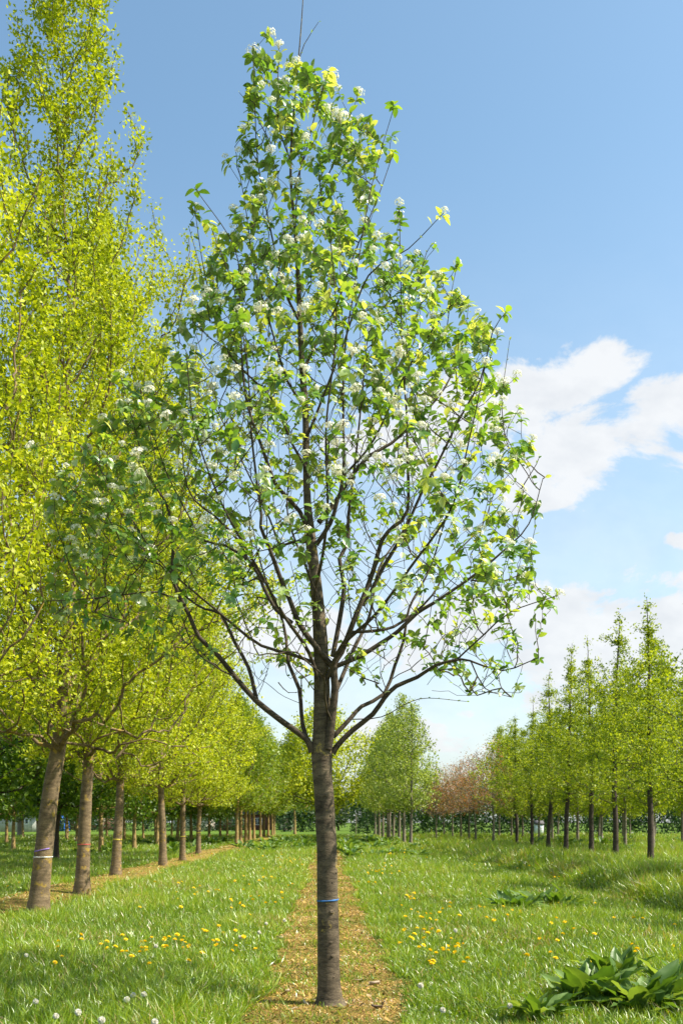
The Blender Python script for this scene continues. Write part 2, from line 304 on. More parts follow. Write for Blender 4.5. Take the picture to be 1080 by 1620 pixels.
# moss, straw and fallen bits on the bare strips
A = Acc(); n = 170000
x, y = in_view(n, 4.6, 60, .3)
x = np.where(rng.random(n) < .7, rng.uniform(-.85, .85, n), np.where(rng.random(n) < .8, rng.uniform(-6.6, -4.9, n), rng.uniform(5.7, 6.7, n)))
k = bare(x, y) | (rng.random(n) < .25); x, y = x[k], y[k]; n = len(x)
az = rng.uniform(0, 6.28, n); D = np.stack([np.cos(az), np.sin(az), rng.uniform(-.05, .9, n)], 1)
Nh = np.stack([rng.normal(0, .5, n), rng.normal(0, .5, n), np.ones(n)], 1)
s = rng.uniform(.006, .022, n) * (1 + y * .02) * np.where(rng.random(n) < .03, 2.5, 1)
V, Fs = place(np.array([(-.22, 0, 0), (.22, 0, 0), (.12, 1, .1), (-.12, 1, -.05)]), [np.array([(0, 1, 2, 3)])], np.stack([x, y, gz(x, y) + .004], 1), D, Nh, s)
A.add(V, Fs, np.clip(.42 + .48 * wn(x, y, 2.4, 2) + .24 * wn(x, y, 9.3, 4) + rng.normal(0, .2, n), 0, 1))
tag(link('ground_litter', A.build('litter'), M['litter']), 'dry straw, moss and leaf scraps on the bare strips', 'litter', kind='stuff')

# ------------------------------------------------------------------ tree growing
def grow(trunk, pts, base_z, seg=.25, bf=.35, up=.5, upw=1.2, curve=.55, jit=.03):
    """trunk (n,3); pts attraction points. returns pos, parent, ntrunk"""
    pos = np.zeros((60000, 3)); par = np.full(60000, -1, int); pl = np.zeros(60000); n = len(trunk)
    pos[:n] = trunk; par[1:n] = np.arange(n - 1)
    pl[1:n] = np.cumsum(np.linalg.norm(np.diff(trunk, axis=0), axis=1)) * .6
    att = np.ones(60000, bool); att[:n] = trunk[:, 2] > base_z
    for p in pts:
        dv = p - pos[:n]; h = np.hypot(dv[:, 0], dv[:, 1]); dist = np.sqrt(h * h + dv[:, 2] ** 2)
        cost = dist + bf * pl[:n] + upw * np.maximum(0, up * h - dv[:, 2]) + np.where(att[:n], 0, 1e6)
        b = int(np.argmin(cost)); L = dist[b]
        if L < .03: continue
        m_ = max(2, int(L / seg) + 1); t = np.linspace(0, 1, m_ + 1)[1:, None]
        a = pos[b]; hv = (p - a) * np.array([1, 1, 0]); c = a + hv * curve + np.array([0, 0, (p - a)[2] * (1 - curve) * .75])
        q = (1 - t) ** 2 * a + 2 * t * (1 - t) * c + t * t * p
        q[:-1] += rng.normal(0, jit * min(1, L), (m_ - 1, 3))
        pos[n:n + m_] = q; par[n] = b; par[n + 1:n + m_] = np.arange(n, n + m_ - 1)
        pl[n:n + m_] = pl[b] + L * t[:, 0]; n += m_
    return pos[:n].copy(), par[:n].copy()
def radii(pos, par, tip, ex=2.35):
    n = len(pos); acc = np.zeros(n); kids = np.zeros(n, int)
    for i in range(n - 1, 0, -1):
        if acc[i] == 0: acc[i] = tip ** ex
        acc[i] *= 1.008
        acc[par[i]] += acc[i]; kids[par[i]] += 1
    return acc ** (1 / ex), kids
def chains(par, r, n0):
    """side chains starting off the first n0 nodes and everything beyond"""
    ch = {}
    for i in range(n0, len(par)): ch.setdefault(par[i], []).append(i)
    out = []; stack = [(a, c) for a in list(ch) if a < n0 for c in ch[a]]
    while stack:
        a, c = stack.pop(); path = [a, c]
        while c in ch:
            ks = sorted(ch[c], key=lambda k: -r[k])
            for k in ks[1:]: stack.append((c, k))
            c = ks[0]; path.append(c)
        out.append(path)
    return out
LEAF6 = (np.array([(0, 0, 0), (-.3, .4, .09), (.3, .4, .09), (0, .5, 0), (0, 1, -.12)]), [np.array([(0, 2, 4, 3)[::1], (0, 3, 4, 1)])])
LEAFQ = (np.array([(0, 0, 0), (.36, .5, .08), (0, 1, -.05), (-.36, .5, .08)]), [np.array([(0, 1, 2, 3)])])
def foliage(acc, P, D, n_per, spread, size, tmpl, up=.6, droop=0., rmean=.5, rsd=.25, clump=None):
    n = len(P) * n_per
    Pp = np.repeat(P, n_per, 0) + rng.normal(0, spread, (n, 3)); Dd = np.repeat(nrm(D), n_per, 0)
    dd = Dd * .5 + rng.normal(0, .75, (n, 3)); dd[:, 2] -= droop
    Nh = rng.normal(0, .55, (n, 3)); Nh[:, 2] += up
    s = size * rng.uniform(.6, 1.35, n)
    V, Fs = place(*tmpl, Pp, dd, Nh, s)
    c = np.repeat(rng.normal(0, .13, len(P)), n_per)
    r = np.clip(rmean + c + rng.normal(0, rsd, n), 0, 1)
    acc.add(V, Fs, np.repeat(r, len(tmpl[1][0])))
def profile_points(n, H, base, prof, lop=.18, seed_irreg=2.5, power=.6):
    zz, rr = zip(*prof); out = []
    ph = rng.uniform(0, 6.28, 4)
    while len(out) < n:
        z = rng.uniform(base, H); r = np.interp(z / H, zz, rr)
        if rng.random() > (r / max(rr)) ** 1.1 + .08: continue
        a = rng.uniform(0, 6.28)
        rm = r * (1 + lop * math.sin(2 * a + ph[0] + z * .8) + lop * math.sin(3 * a + ph[1] - z * 1.7) + lop * .8 * math.sin(z * seed_irreg + ph[2] + a))
        q = rm * rng.random() ** power
        out.append((q * math.cos(a), q * math.sin(a), z))
    return np.array(out)
def make_species(name, H, base, tr, prof, npts, leafm, barkm, leafsize, per, tmpl, spread=.12, up=.5, upw=1.2, curve=.55, bf=.35, tip=.006, seg=.3,
                 top=.97, sepbranch=True, sides=10, tips_only=False, rmean=.5, droop=0., bow=None, taper=1.15, tipn=99, layer=0, wobble=.05, power=.55, brad=1., lop=.18):
    """one prototype: trunk mesh, branches mesh, crown mesh"""
    nz_ = max(12, int(H / .35)); z = np.linspace(0, H * top, nz_)
    wx = np.cumsum(rng.normal(0, wobble * .35, nz_)); wy = np.cumsum(rng.normal(0, wobble * .35, nz_)); wx -= wx[0]; wy -= wy[0]
    fade = np.clip(z / base, 0, 1) ** 2
    trunk = np.stack([wx * fade, wy * fade, z], 1)
    if bow: trunk[:, 0] += np.interp(z, [0, 3.6, 6, 9, 17], bow)
    pts = profile_points(npts, H, base * 1.03, prof, lop=lop, power=power)
    if layer: pts[:, 2] = np.floor(pts[:, 2] / layer) * layer + np.hypot(pts[:, 0], pts[:, 1]) * .22 + rng.normal(0, .07, len(pts)); pts = pts[(pts[:, 2] < H * .9) | (rng.random(len(pts)) < .35)]
    pts[:, :2] += np.stack([np.interp(pts[:, 2], z, trunk[:, 0]), np.interp(pts[:, 2], z, trunk[:, 1])], 1)
    order = np.argsort(np.hypot(pts[:, 0], pts[:, 1]) + .12 * pts[:, 2] + rng.normal(0, .25, len(pts)))
    pos, par = grow(trunk, pts[order], base * .92, seg=seg, bf=bf, up=up, upw=upw, curve=curve)
    r, kids = radii(pos, par, tip)
    t_r = tr * np.clip(1 - z / (H * top), .03, 1) ** taper * (1 + .32 * np.exp(-z / .22))
    t_r = np.maximum(t_r, tip * 1.3); nT = len(trunk)
    A = Acc(); sweep(A, spline(np.column_stack([trunk, t_r]), .15)[:, :3], spline(np.column_stack([trunk, t_r]), .15)[:, 3], sides, wob=.02 if tr > .12 else .01)
    B = A if not name.startswith('tall') else Acc()
    if B is not A: tm = A.build(name + '_trunk', True)
    for c in chains(par, r, nT):
        rc = np.minimum(r[c] * brad, t_r[c[0]] * .55 if c[0] < nT else 9); rc[0] = rc[1]
        mr_ = rc[0]; sweep(B, pos[c], rc, 7 if mr_ > .03 else (5 if mr_ > .012 else 3))
    bm = B.build(name + '_branches', True) if B is not A else None
    if B is A: tm = A.build(name + '_trunk', True)
    # leaf clumps at the tips and along the thin wood
    D = pos - pos[np.maximum(par, 0)]; idx = np.arange(nT, len(pos)); td = np.full(len(pos), 999)
    for i_ in range(len(pos) - 1, 0, -1):
        if td[i_] == 999: td[i_] = 0
        td[par[i_]] = min(td[par[i_]], td[i_] + 1)
    thin = idx[(r[idx] < tip * 2.6) & (td[idx] < tipn)]
    L = Acc(); foliage(L, pos[thin], D[thin], per, spread, leafsize, tmpl, rmean=rmean, droop=droop)
    top_i = np.arange(int(nT * (.93 if layer else .8)), nT); foliage(L, pos[top_i], np.tile([0, 0, 1.], (len(top_i), 1)), per if not layer else 5, spread * .8, leafsize, tmpl, rmean=rmean)
    cm = L.build(name + '_crown', True)
    for me, mt in ((tm, barkm), (bm, barkm), (cm, leafm)):
        if me: me.materials.append(M[mt])
    print(name, 'nodes', len(pos), 'leaves', len(cm.polygons))
    return dict(name=name, trunk=tm, branches=bm, crown=cm, tc=trunk, tr=t_r, H=H)
def put(sp, objname, x, y, rot, sc, label, group=None, lean=0., cat='tree', zs=None, leany=0., barkm=None):
    e = empty(objname, (x, y, float(gz(x, y)) - .02))
    e.rotation_euler = (Matrix.Rotation(lean, 3, 'Y') @ Matrix.Rotation(leany, 3, 'X') @ Matrix.Rotation(rot, 3, 'Z')).to_euler()
    e.scale = (sc, sc, zs or sc); tag(e, label, cat, group)
    for part in ('trunk', 'branches', 'crown'):
        if sp[part] is None: continue
        o = link(part, sp[part], None, e)
        if barkm and part == 'trunk': o.material_slots[0].link = 'OBJECT'; o.material_slots[0].material = M[barkm]
    return e
def band(e, sp, z, mat, wdt=.018, arc=6.283, tilt=0., label=None, a0=0.):
    cx = np.interp(z, sp['tc'][:, 2], sp['tc'][:, 0]); cy = np.interp(z, sp['tc'][:, 2], sp['tc'][:, 1]); r0 = np.interp(z, sp['tc'][:, 2], sp['tr']) * 1.02 + .0015
    k = 28; a = a0 + np.linspace(0, arc, k); V = []; 
    for (dr, dz) in ((-.004, -.5), (0.002, -.5), (.002, .5), (-.004, .5)):
        V.append(np.stack([cx + (r0 + dr) * np.cos(a), cy + (r0 + dr) * np.sin(a), z + dz * wdt * (1 + .25 * np.sin(a * 5)) + tilt * np.cos(a) * r0], 1))
    V = np.stack(V, 1).reshape(-1, 3); i = np.arange(k - 1)[:, None] * 4; j = np.arange(4)[None]; Q = np.stack([i + j, i + (j + 1) % 4, i + 4 + (j + 1) % 4, i + 4 + j], -1).reshape(-1, 4)
    o = link('paint_band', mesh('paint_band', V, [Q]), M[mat], e)
    if label: o['label'] = label
    return o
def at(px, d): return (px - VX) / F * d

#@@MAIN
# ------------------------------------------------------------------ the flowering tree in the middle
TD = 8.28                     # its distance
def PX(px, py, dy=0.):        # a point of the tree's own upright plane, pushed dy metres back
    return ((px - VX) / F * TD, dy, CAMH + (HY - py) / F * TD)
tb = float(gz(at(522, TD), TD))
main = empty('flowering_tree', (0, TD, 0))
tag(main, 'young tree with white blossom clusters and broad green leaves, alone in the middle path', 'tree')
mp_ = TD / F                  # metres per photo pixel there
trk = [(522, 1592, 42), (521, 1578, 37), (520, 1540, 35), (519, 1480, 34), (518, 1420, 33), (517, 1350, 32), (513, 1270, 31), (510, 1225, 31), (509, 1190, 33), (509, 1150, 28), (509, 1080, 25), (507, 1020, 23),
       (503, 960, 20), (497, 900, 18), (491, 850, 17), (486, 790, 12), (484, 720, 11), (483, 650, 10.5), (478, 580, 10), (474, 500, 8), (471, 430, 7), (466, 360, 5), (460, 280, 4), (463, 200, 3), (470, 130, 2.4), (477, 50, 1.7), (481, -12, 1.2)]
T3 = np.array([(*PX(a, b, 0), c * mp_ / 2) for a, b, c in trk]); T3[:, 1] += np.interp(T3[:, 2], [0, 3, 5, 9], [0, 0, .08, -.1])
T3[0, 2] = tb - .04
TS = spline(T3, .06)
A = Acc(); sweep(A, TS[:, :3], TS[:, 3] * (1 + .3 * np.exp(-(TS[:, 2] - tb) / .07)), 28, wob=.018)
def knot(acc, c, rad, out):
    th = np.linspace(0, 2 * math.pi, 9)[:-1]; V = []; out = nrm(np.array(out, float)[None])[0]; uu = nrm(np.cross(out, [0, 0, 1.])[None])[0]; vv = np.cross(out, uu)
    for q, hgt in ((1.25, -.2), (1, .35), (.55, .75), (.28, .5)): V += [np.array(c) + rad * (q * (math.cos(t) * uu + math.sin(t) * vv * .8) + hgt * out) for t in th]
    i = np.arange(3)[:, None] * 8; j = np.arange(8)[None]; Q = np.stack([i + j, i + (j + 1) % 8, i + 8 + (j + 1) % 8, i + 8 + j], -1).reshape(-1, 4)
    acc.add(np.array(V), [Q, np.arange(24, 32)[None]])
for kx, ky, kr in ((6, 1441, .02), (4, 1489, .013), (6, 1510, .015), (8, 1543, .009), (14, 1380, .014), (-13, 1330, .01), (-9, 1450, .008), (8, 1395, .008), (2, 1258, .014), (9, 1290, .01), (12, 1560, .007)):
    zc = PX(0, ky)[2]; cx = np.interp(zc, TS[:, 2], TS[:, 0]); rr = np.interp(zc, TS[:, 2], TS[:, 3]); ox = kx * mp_; oy = -math.sqrt(max(1e-6, rr * rr - ox * ox))
    knot(A, (cx + ox, oy, zc), kr, (ox, oy, .02))
link('trunk', A.build('main_trunk', True), M['bark_main'], main)
limbs = [  # (photo points and width), depth at start / end
    ([(494, 1190, 13), (485, 1170, 10), (452, 1148, 9.5), (407, 1111, 9), (374, 1074, 8), (348, 1044, 7.5), (322, 1015, 7), (307, 981, 6.5), (282, 924, 5.5), (282, 865, 4.5), (271, 809, 3.6), (245, 772, 2.6), (227, 717, 1.8), (205, 625, 1.2)], -.02, -.35),
    ([(301, 968, 4), (260, 950, 3), (208, 957, 2.2), (150, 968, 1.6), (95, 972, 1.2)], -.25, -.5),
    ([(407, 1111, 7), (393, 1056, 6), (370, 1007, 5.5), (348, 967, 5), (318, 956, 4), (285, 930, 3), (240, 880, 2.4), (180, 860, 1.6), (130, 800, 1.2)], -.02, .5),
    ([(489, 1180, 9), (478, 1144, 7), (470, 1089, 6.5), (459, 1041, 6), (448, 996, 5), (441, 959, 4.5), (428, 930, 3.5), (400, 850, 2.4), (380, 740, 1.6)], 0, .75),
    ([(500, 1049, 6), (463, 1037, 5.2), (411, 1028, 5), (385, 1004, 4.5), (348, 974, 3.5), (315, 955, 3), (262, 905, 2.2), (200, 800, 1.6), (150, 745, 1.2), (92, 758, 1.)], .02, -.7),
    ([(526, 1056, 10), (500, 1026, 9.5), (474, 993, 8.5), (459, 956, 7.5), (448, 922, 7), (430, 885, 6), (415, 848, 5), (417, 826, 4.4), (411, 774, 3.6), (405, 700, 3), (393, 610, 2.2), (378, 500, 1.5), (340, 400, 1.)], -.05, -.45),
    ([(463, 989, 6), (437, 967, 6), (418, 930, 5.8), (396, 896, 5.4), (359, 863, 4.4), (322, 848, 3.4), (290, 800, 2.8), (262, 735, 2.2), (240, 680, 1.6), (225, 655, 1.2)], -.1, .3),
    ([(396, 896, 5), (374, 848, 4.5), (337, 804, 3.6), (300, 774, 3), (280, 720, 2.4), (275, 610, 1.8), (272, 520, 1.3)], 0, .7),
    ([(493, 852, 9), (474, 811, 7), (441, 781, 6.5), (430, 759, 6), (415, 722, 5), (399, 661, 4), (389, 609, 3), (383, 512, 2.2), (378, 430, 1.5), (318, 345, 1)], 0, -.4),
    ([(490, 856, 6), (462, 850, 4.5), (440, 843, 4), (420, 800, 3.4), (380, 700, 2.6), (330, 600, 2), (300, 540, 1.3)], .02, .9),
    ([(504, 826, 9), (530, 793, 8), (552, 756, 7), (585, 715, 6), (621, 688, 5), (669, 640, 4), (708, 592, 3), (742, 536, 2), (783, 525, 1.2)], 0, .35),
    ([(500, 862, 8), (522, 830, 7), (537, 800, 6), (541, 756, 5), (539, 675, 4), (544, 580, 3), (556, 470, 2), (585, 330, 1.3), (620, 212, .9)], .0, -.35),
    ([(518, 1186, 15), (524, 1144, 13), (528, 1089, 12), (530, 1052, 11.5), (541, 1033, 9), (559, 989, 8.5), (574, 952, 8), (589, 907, 7.5), (604, 863, 6.5), (622, 844, 6), (641, 817, 5), (638, 718, 4), (637, 666, 3.4), (634, 580, 2.4), (632, 450, 1.5), (628, 355, 1)], -.06, -.25),
    ([(526, 1040, 8), (537, 981, 7.5), (541, 922, 7), (541, 878, 6.5), (546, 848, 6), (552, 807, 5), (562, 700, 3.6), (575, 600, 2.6), (590, 480, 1.8), (650, 400, 1)], -.05, .45),
    ([(574, 963, 6), (607, 900, 6), (633, 859, 5.5), (660, 800, 4.5), (682, 752, 4), (716, 692, 3.2), (751, 631, 2.4), (768, 570, 1.5), (785, 540, 1)], -.1, -.5),
    ([(530, 1056, 8), (567, 1041, 7.5), (600, 1022, 7), (626, 1004, 6.5), (656, 978, 6), (682, 960, 5.5), (742, 925, 4), (786, 882, 3), (829, 839, 2), (850, 770, 1.2)], -.05, -.2),
    ([(556, 1000, 5), (607, 993, 5), (641, 974, 4.5), (690, 930, 3.5), (730, 860, 2.8), (775, 800, 2), (800, 740, 1.5), (838, 690, 1)], 0, .8),
    ([(526, 1192, 11), (535, 1178, 9), (559, 1159, 8.5), (589, 1130, 8), (607, 1104, 7.5), (626, 1089, 7), (656, 1074, 6), (689, 1059, 5), (716, 1050, 4.4), (742, 1050, 3.4), (790, 1062, 2.4), (845, 1045, 1.4)], 0, -.15),
    ([(527, 1165, 8), (556, 1133, 7), (574, 1111, 6.5), (612, 1088, 6), (630, 1044, 5.5), (641, 1004, 5), (652, 941, 4), (690, 870, 3), (720, 780, 2.2), (760, 700, 1.4)], .04, .7),
    ([(716, 1050, 3), (760, 1010, 2.6), (800, 980, 2), (868, 955, 1.3)], -.1, -.3),
    ([(742, 1050, 2.4), (768, 1088, 1.8), (815, 1098, 1.1)], -.1, .2),
    ([(742, 925, 3), (790, 920, 2.4), (840, 890, 1.5), (852, 850, 1.)], -.15, .4),
    ([(505, 1000, 8), (498, 950, 6), (510, 900, 5), (520, 840, 4), (515, 740, 3), (530, 620, 2), (520, 500, 1.4)], -.02, -1.3),
    ([(508, 1060, 8), (515, 1000, 6.5), (500, 930, 5.5), (480, 860, 4.5), (450, 760, 3), (455, 640, 2), (440, 540, 1.4)], .02, 1.5),
    ([(512, 1140, 8), (535, 1080, 7), (560, 1010, 6), (590, 940, 5), (610, 850, 4), (660, 760, 2.6), (690, 660, 1.6)], .02, 1.6),
    ([(508, 1100, 7), (490, 1040, 6), (450, 990, 5), (420, 930, 4), (370, 850, 3), (340, 760, 2), (330, 680, 1.4)], -.02, -1.3),
    ([(512, 1090, 7), (540, 1030, 6), (590, 990, 5), (640, 930, 4), (690, 860, 3), (710, 780, 2), (725, 700, 1.3)], -.02, -1.4),
    ([(478, 590, 6), (500, 540, 4.5), (530, 480, 3.5), (560, 390, 2.4), (600, 300, 1.6), (625, 215, .9)], 0, .2),
    ([(474, 510, 5), (450, 460, 3.6), (430, 380, 2.6), (412, 270, 2), (405, 180, 1.4), (402, 95, .9)], 0, -.15),
    ([(470, 400, 4), (490, 340, 3), (520, 270, 2.2), (545, 210, 1.6), (562, 170, 1)], 0, .2),
    ([(465, 300, 3), (485, 240, 2.2), (500, 190, 1.6), (520, 130, .9)], 0, -.12),
    ([(462, 260, 2.6), (442, 200, 2), (440, 130, 1.4), (441, 78, .9)], 0, .1),
    ([(480, 640, 5), (455, 600, 4), (430, 520, 3), (400, 400, 2.2), (385, 300, 1.5), (372, 225, .9)], 0, .3),
    ([(482, 700, 5), (505, 650, 4), (540, 560, 3), (580, 470, 2.4), (640, 440, 1.6), (690, 395, .9)], 0, -.5),
    ([(484, 740, 5), (460, 700, 4), (430, 640, 3.2), (360, 560, 2.4), (330, 450, 1.6), (312, 345, .9)], 0, -.2),
    ([(541, 756, 4), (590, 700, 3.4), (640, 600, 2.6), (690, 520, 1.8), (725, 485, 1)], 0, -.2),
]
allN, allP, allR, inits = [TS[:, :3]], [np.concatenate([[-1], np.arange(len(TS) - 1)])], [TS[:, 3]], len(TS)
for lp, d0, d1 in limbs:
    K = np.array([(*PX(a, b), c * mp_ / 2) for a, b, c in lp]); t = np.linspace(0, 1, len(lp)); K[:, 1] = d0 + (d1 - d0) * t ** 1.1
    K[2:-1, :3] += rng.normal(0, .012, (len(K) - 3, 3))
    L = spline(K, .1); A = Acc(); sweep(A, L[:, :3], np.maximum(L[:, 3] * .98, .0022), 10 if lp[0][2] > 6 else 7, wob=.05)
    link('limb', A.build('limb', True), M['bark_limb'], main)
    prev = np.concatenate(allN); b = int(np.argmin(np.linalg.norm(prev - L[0, :3], axis=1))); n0 = len(prev)
    allN.append(L[:, :3]); allP.append(np.concatenate([[b], np.arange(n0, n0 + len(L) - 1)])); allR.append(L[:, 3])
P0 = np.concatenate(allN); par0 = np.concatenate(allP).astype(int); R0 = np.concatenate(allR); n0 = len(P0)
# crown silhouette: y, left x, right x in the photograph
SIL = np.array([(75, 420, 445), (95, 390, 450), (130, 385, 530), (170, 392, 560), (215, 370, 605), (260, 385, 600), (330, 375, 600), (380, 335, 640), (420, 325, 700), (470, 300, 730), (520, 262, 785), (580, 240, 795),
                (630, 195, 815), (680, 150, 838), (730, 95, 848), (780, 70, 852), (850, 75, 856), (950, 75, 868), (1000, 100, 848), (1040, 260, 835), (1100, 560, 825)], float)
tips = []; 
while len(tips) < 2650:
    py = rng.uniform(85, 1100); l, r_ = np.interp(py, SIL[:, 0], SIL[:, 1]), np.interp(py, SIL[:, 0], SIL[:, 2])
    if rng.random() > ((r_ - l) / 760) ** 1.35 * .95 + .035: continue
    th_ = rng.uniform(0, 6.283); rh_ = rng.random() ** .42; t = rh_ * math.cos(th_); q = rh_ * math.sin(th_)
    rad = math.hypot(t, q); low = np.clip((py - 640) / 300, 0, 1)
    if rng.random() > (1 - low * .62 * (1 - rad ** 2.8)): continue
    if py > 960 and rng.random() < .3: continue
    px = (l + r_) / 2 + t * (r_ - l) / 2; dy = q * (r_ - l) / 2 * mp_ * .82
    X, _, Z = PX(px, py); k = (TD + dy) / TD
    tips.append((X * (1 + (k - 1) * .9) , dy, CAMH + (Z - CAMH) * (1 + (k - 1) * .5)))
tips = np.array(tips)
for q in [(310, 330), (300, 345), (370, 220), (355, 235), (402, 92), (388, 125), (428, 75), (441, 72), (523, 124), (535, 135), (565, 168), (550, 180), (620, 210), (608, 235), (562, 242), (630, 350), (690, 388), (720, 430), (790, 520), (765, 530), (727, 480), (846, 688), (855, 765),
          (878, 950), (862, 940), (850, 1045), (832, 1046), (818, 1098), (795, 1095), (85, 765), (115, 725), (92, 975), (98, 960), (270, 520), (285, 505), (262, 500), (205, 620), (110, 880), (125, 820), (200, 1000), (240, 1030), (585, 320), (800, 600), (812, 605)]:
    tips = np.vstack([tips, np.array(PX(*q, rng.uniform(-.15, .15)))])
axis = np.stack([np.interp(tips[:, 2], TS[:, 2], TS[:, 0]), 0 * tips[:, 0]], 1)
dn = np.array([np.min(np.linalg.norm(P0 - t, axis=1)) for t in tips]); tips = tips[np.argsort(dn + rng.normal(0, .08, len(dn)))]
# grow twigs from trunk and limbs
def grow2(P0, par0, R0, pts, seg=.09):
    N_ = 90000; pos = np.zeros((N_, 3)); par = np.full(N_, -1, int); n = len(P0); pos[:n] = P0; par[:n] = par0
    pen = np.zeros(N_); pen[:n] = .25 * np.clip(R0 / .05, 0, 1) + 10 * (P0[:, 2] < 2.4)
    pl = np.zeros(N_)
    for p in pts:
        dv = p - pos[:n]; h = np.hypot(dv[:, 0], dv[:, 1]); dist = np.sqrt(h * h + dv[:, 2] ** 2)
        cost = dist + pen[:n] + .3 * pl[:n] + 2.2 * np.maximum(0, .75 * h - dv[:, 2]); b = int(np.argmin(cost)); L = dist[b]
        if L < .04: continue
        m_ = max(2, int(L / seg) + 1); t = np.linspace(0, 1, m_ + 1)[1:, None]; a = pos[b]
        c = a + (p - a) * np.array([.58, .58, .42]) + rng.normal(0, .025 * L, 3)
        q = (1 - t) ** 2 * a + 2 * t * (1 - t) * c + t * t * p; q[:-1] += rng.normal(0, .006, (m_ - 1, 3))
        pos[n:n + m_] = q; par[n] = b; par[n + 1:n + m_] = np.arange(n, n + m_ - 1); pl[n:n + m_] = pl[b] + L * t[:, 0]; n += m_
    return pos[:n].copy(), par[:n].copy()
pos, par = grow2(P0, par0, R0, tips)
r, kids = radii(pos, par, .0021, 2.5)
A = Acc()
for c in chains(par, r, n0):
    rc = np.minimum(r[c], .011); rc[0] = rc[1]; sweep(A, pos[c], rc, 5 if rc[0] > .005 else 4)
# bare whips standing clear of the leaves
WL = []
def whip(pts, w=1.8):
    K = np.array([(*PX(a, b, -.1), 1) for a, b in pts]); K[1:-1, 0] += rng.normal(0, .012, len(K) - 2); L = spline(K, .08); sweep(A, L[:, :3], np.linspace(w, .7, len(L)) * mp_ / 2, 4); WL.extend((L[k_, :3], nrm((L[k_, :3] - L[k_ - 1, :3])[None])[0]) for k_ in range(max(1, len(L) // 3), len(L)) if len(WL) % 1 == 0)
for q in ([(472, 115), (485, 85), (504, 50)], [(430, 240), (400, 185), (380, 160)], [(335, 520), (322, 440), (302, 372)], [(795, 700), (792, 640), (802, 548)], [(820, 780), (842, 740), (848, 728)], [(655, 470), (672, 410), (685, 395)],
          [(700, 560), (716, 460), (723, 420)], [(553, 1140), (600, 1136), (660, 1108), (735, 1112)], [(441, 1082), (455, 1098), (478, 1096)], [(540, 640), (540, 560), (536, 400)], [(425, 720), (424, 560), (428, 440)]): whip(q)
link('twigs', A.build('twigs', True), M['bark_limb'], main)
yv = [0, .06, .14, .32, .55, .78, .93, 1.0]; wv = [.012, .012, .11, .24, .285, .21, .09, 0]
tv = []; 
for a, b in zip(yv, wv): z = -.28 * a * a; tv += [(-b, a, z + b * .30), (0, a, z), (b, a, z + b * .30)]
tv = np.array(tv); k = np.arange(len(yv) - 1)[:, None] * 3
LEAFM = (tv, [np.concatenate([np.concatenate([k, k + 1, k + 4, k + 3], 1), np.concatenate([k + 1, k + 2, k + 5, k + 4], 1)])])
istip = (kids == 0) & (np.arange(len(pos)) >= len(TS)); ti = np.where(istip)[0]
D = pos - pos[np.maximum(par, 0)]; D = nrm(D)
cent = np.array([0, 0, 5.0]); LP, LD, LN, LS, LR = [], [], [], [], []
def add_leaf(p, d, n, s, r_): LP.append(p); LD.append(d); LN.append(n); LS.append(s); LR.append(r_)
for i_ in ti:
    p = pos[i_]; d = D[i_]; e1 = nrm(np.cross(d, [.3, .2, 1.])[None])[0]; e2 = np.cross(d, e1)
    rel = nrm(np.array([[p[0], p[1], (p[2] - 5) * .3]]))[0]; out = math.hypot(p[0], p[1])
    if p[2] < 5.4 and out < 1.35 and rng.random() < .55: continue
    low = p[2] < 4.3 and out < (1.0 + .5 * rng.random()); nl = rng.integers(3, 6) if low else rng.integers(5, 9); big = (.07 if low else .088) * rng.uniform(.75, 1.15)
    ph = rng.uniform(0, 6.28); base = rng.uniform(.25, .95)
    for q in range(nl):
        a = ph + q * 2.4 + rng.normal(0, .25); o_ = math.cos(a) * e1 + math.sin(a) * e2
        dd = o_ * rng.uniform(.7, 1.1) + d * rng.uniform(.0, .8) + np.array([0, 0, -rng.uniform(.0, .75)])
        add_leaf(p - d * rng.uniform(0, .05), dd, d * 1.0 + np.array([0, 0, .5]) + rng.normal(0, .25, 3), big * rng.uniform(.6, 1.2), np.clip(base + rng.normal(0, .16), 0, 1))
    j_ = par[i_]; c_ = 0; nmax = rng.integers(3, 9)
    while (j_ >= n0 or (j_ > len(TS) and R0[j_] < .006)) and c_ < nmax + (3 if i_ < n0 else 0):
        c_ += 1
        if rng.random() < .72:
            a = rng.uniform(0, 6.28); dj = D[j_]; o_ = math.cos(a) * e1 + math.sin(a) * e2
            add_leaf(pos[j_], o_ + dj * .5 + np.array([0, 0, -rng.uniform(-.2, .5)]), dj + np.array([0, 0, .6]) + rng.normal(0, .3, 3), big * rng.uniform(.45, .95), np.clip(base + .1 + rng.normal(0, .16), 0, 1))
        j_ = par[j_]
for k_, (p, d) in enumerate(WL):
    a = k_ * 2.4; o_ = np.array([math.cos(a), math.sin(a), .2]); add_leaf(p, o_ * .5 + d, d + rng.normal(0, .3, 3), rng.uniform(.014, .034), rng.uniform(.5, 1))
LP, LD, LN, LS, LR = map(np.array, (LP, LD, LN, LS, LR)); print('main leaves', len(LP), 'tips', len(ti), 'nodes', len(pos))
A = Acc(); V, Fs = place(*LEAFM, LP, LD, LN, LS); A.add(V, Fs, np.repeat(LR, len(LEAFM[1][0]))); fm = A.build('main_foliage', True)
link('foliage', fm, M['leaf_main'], main)
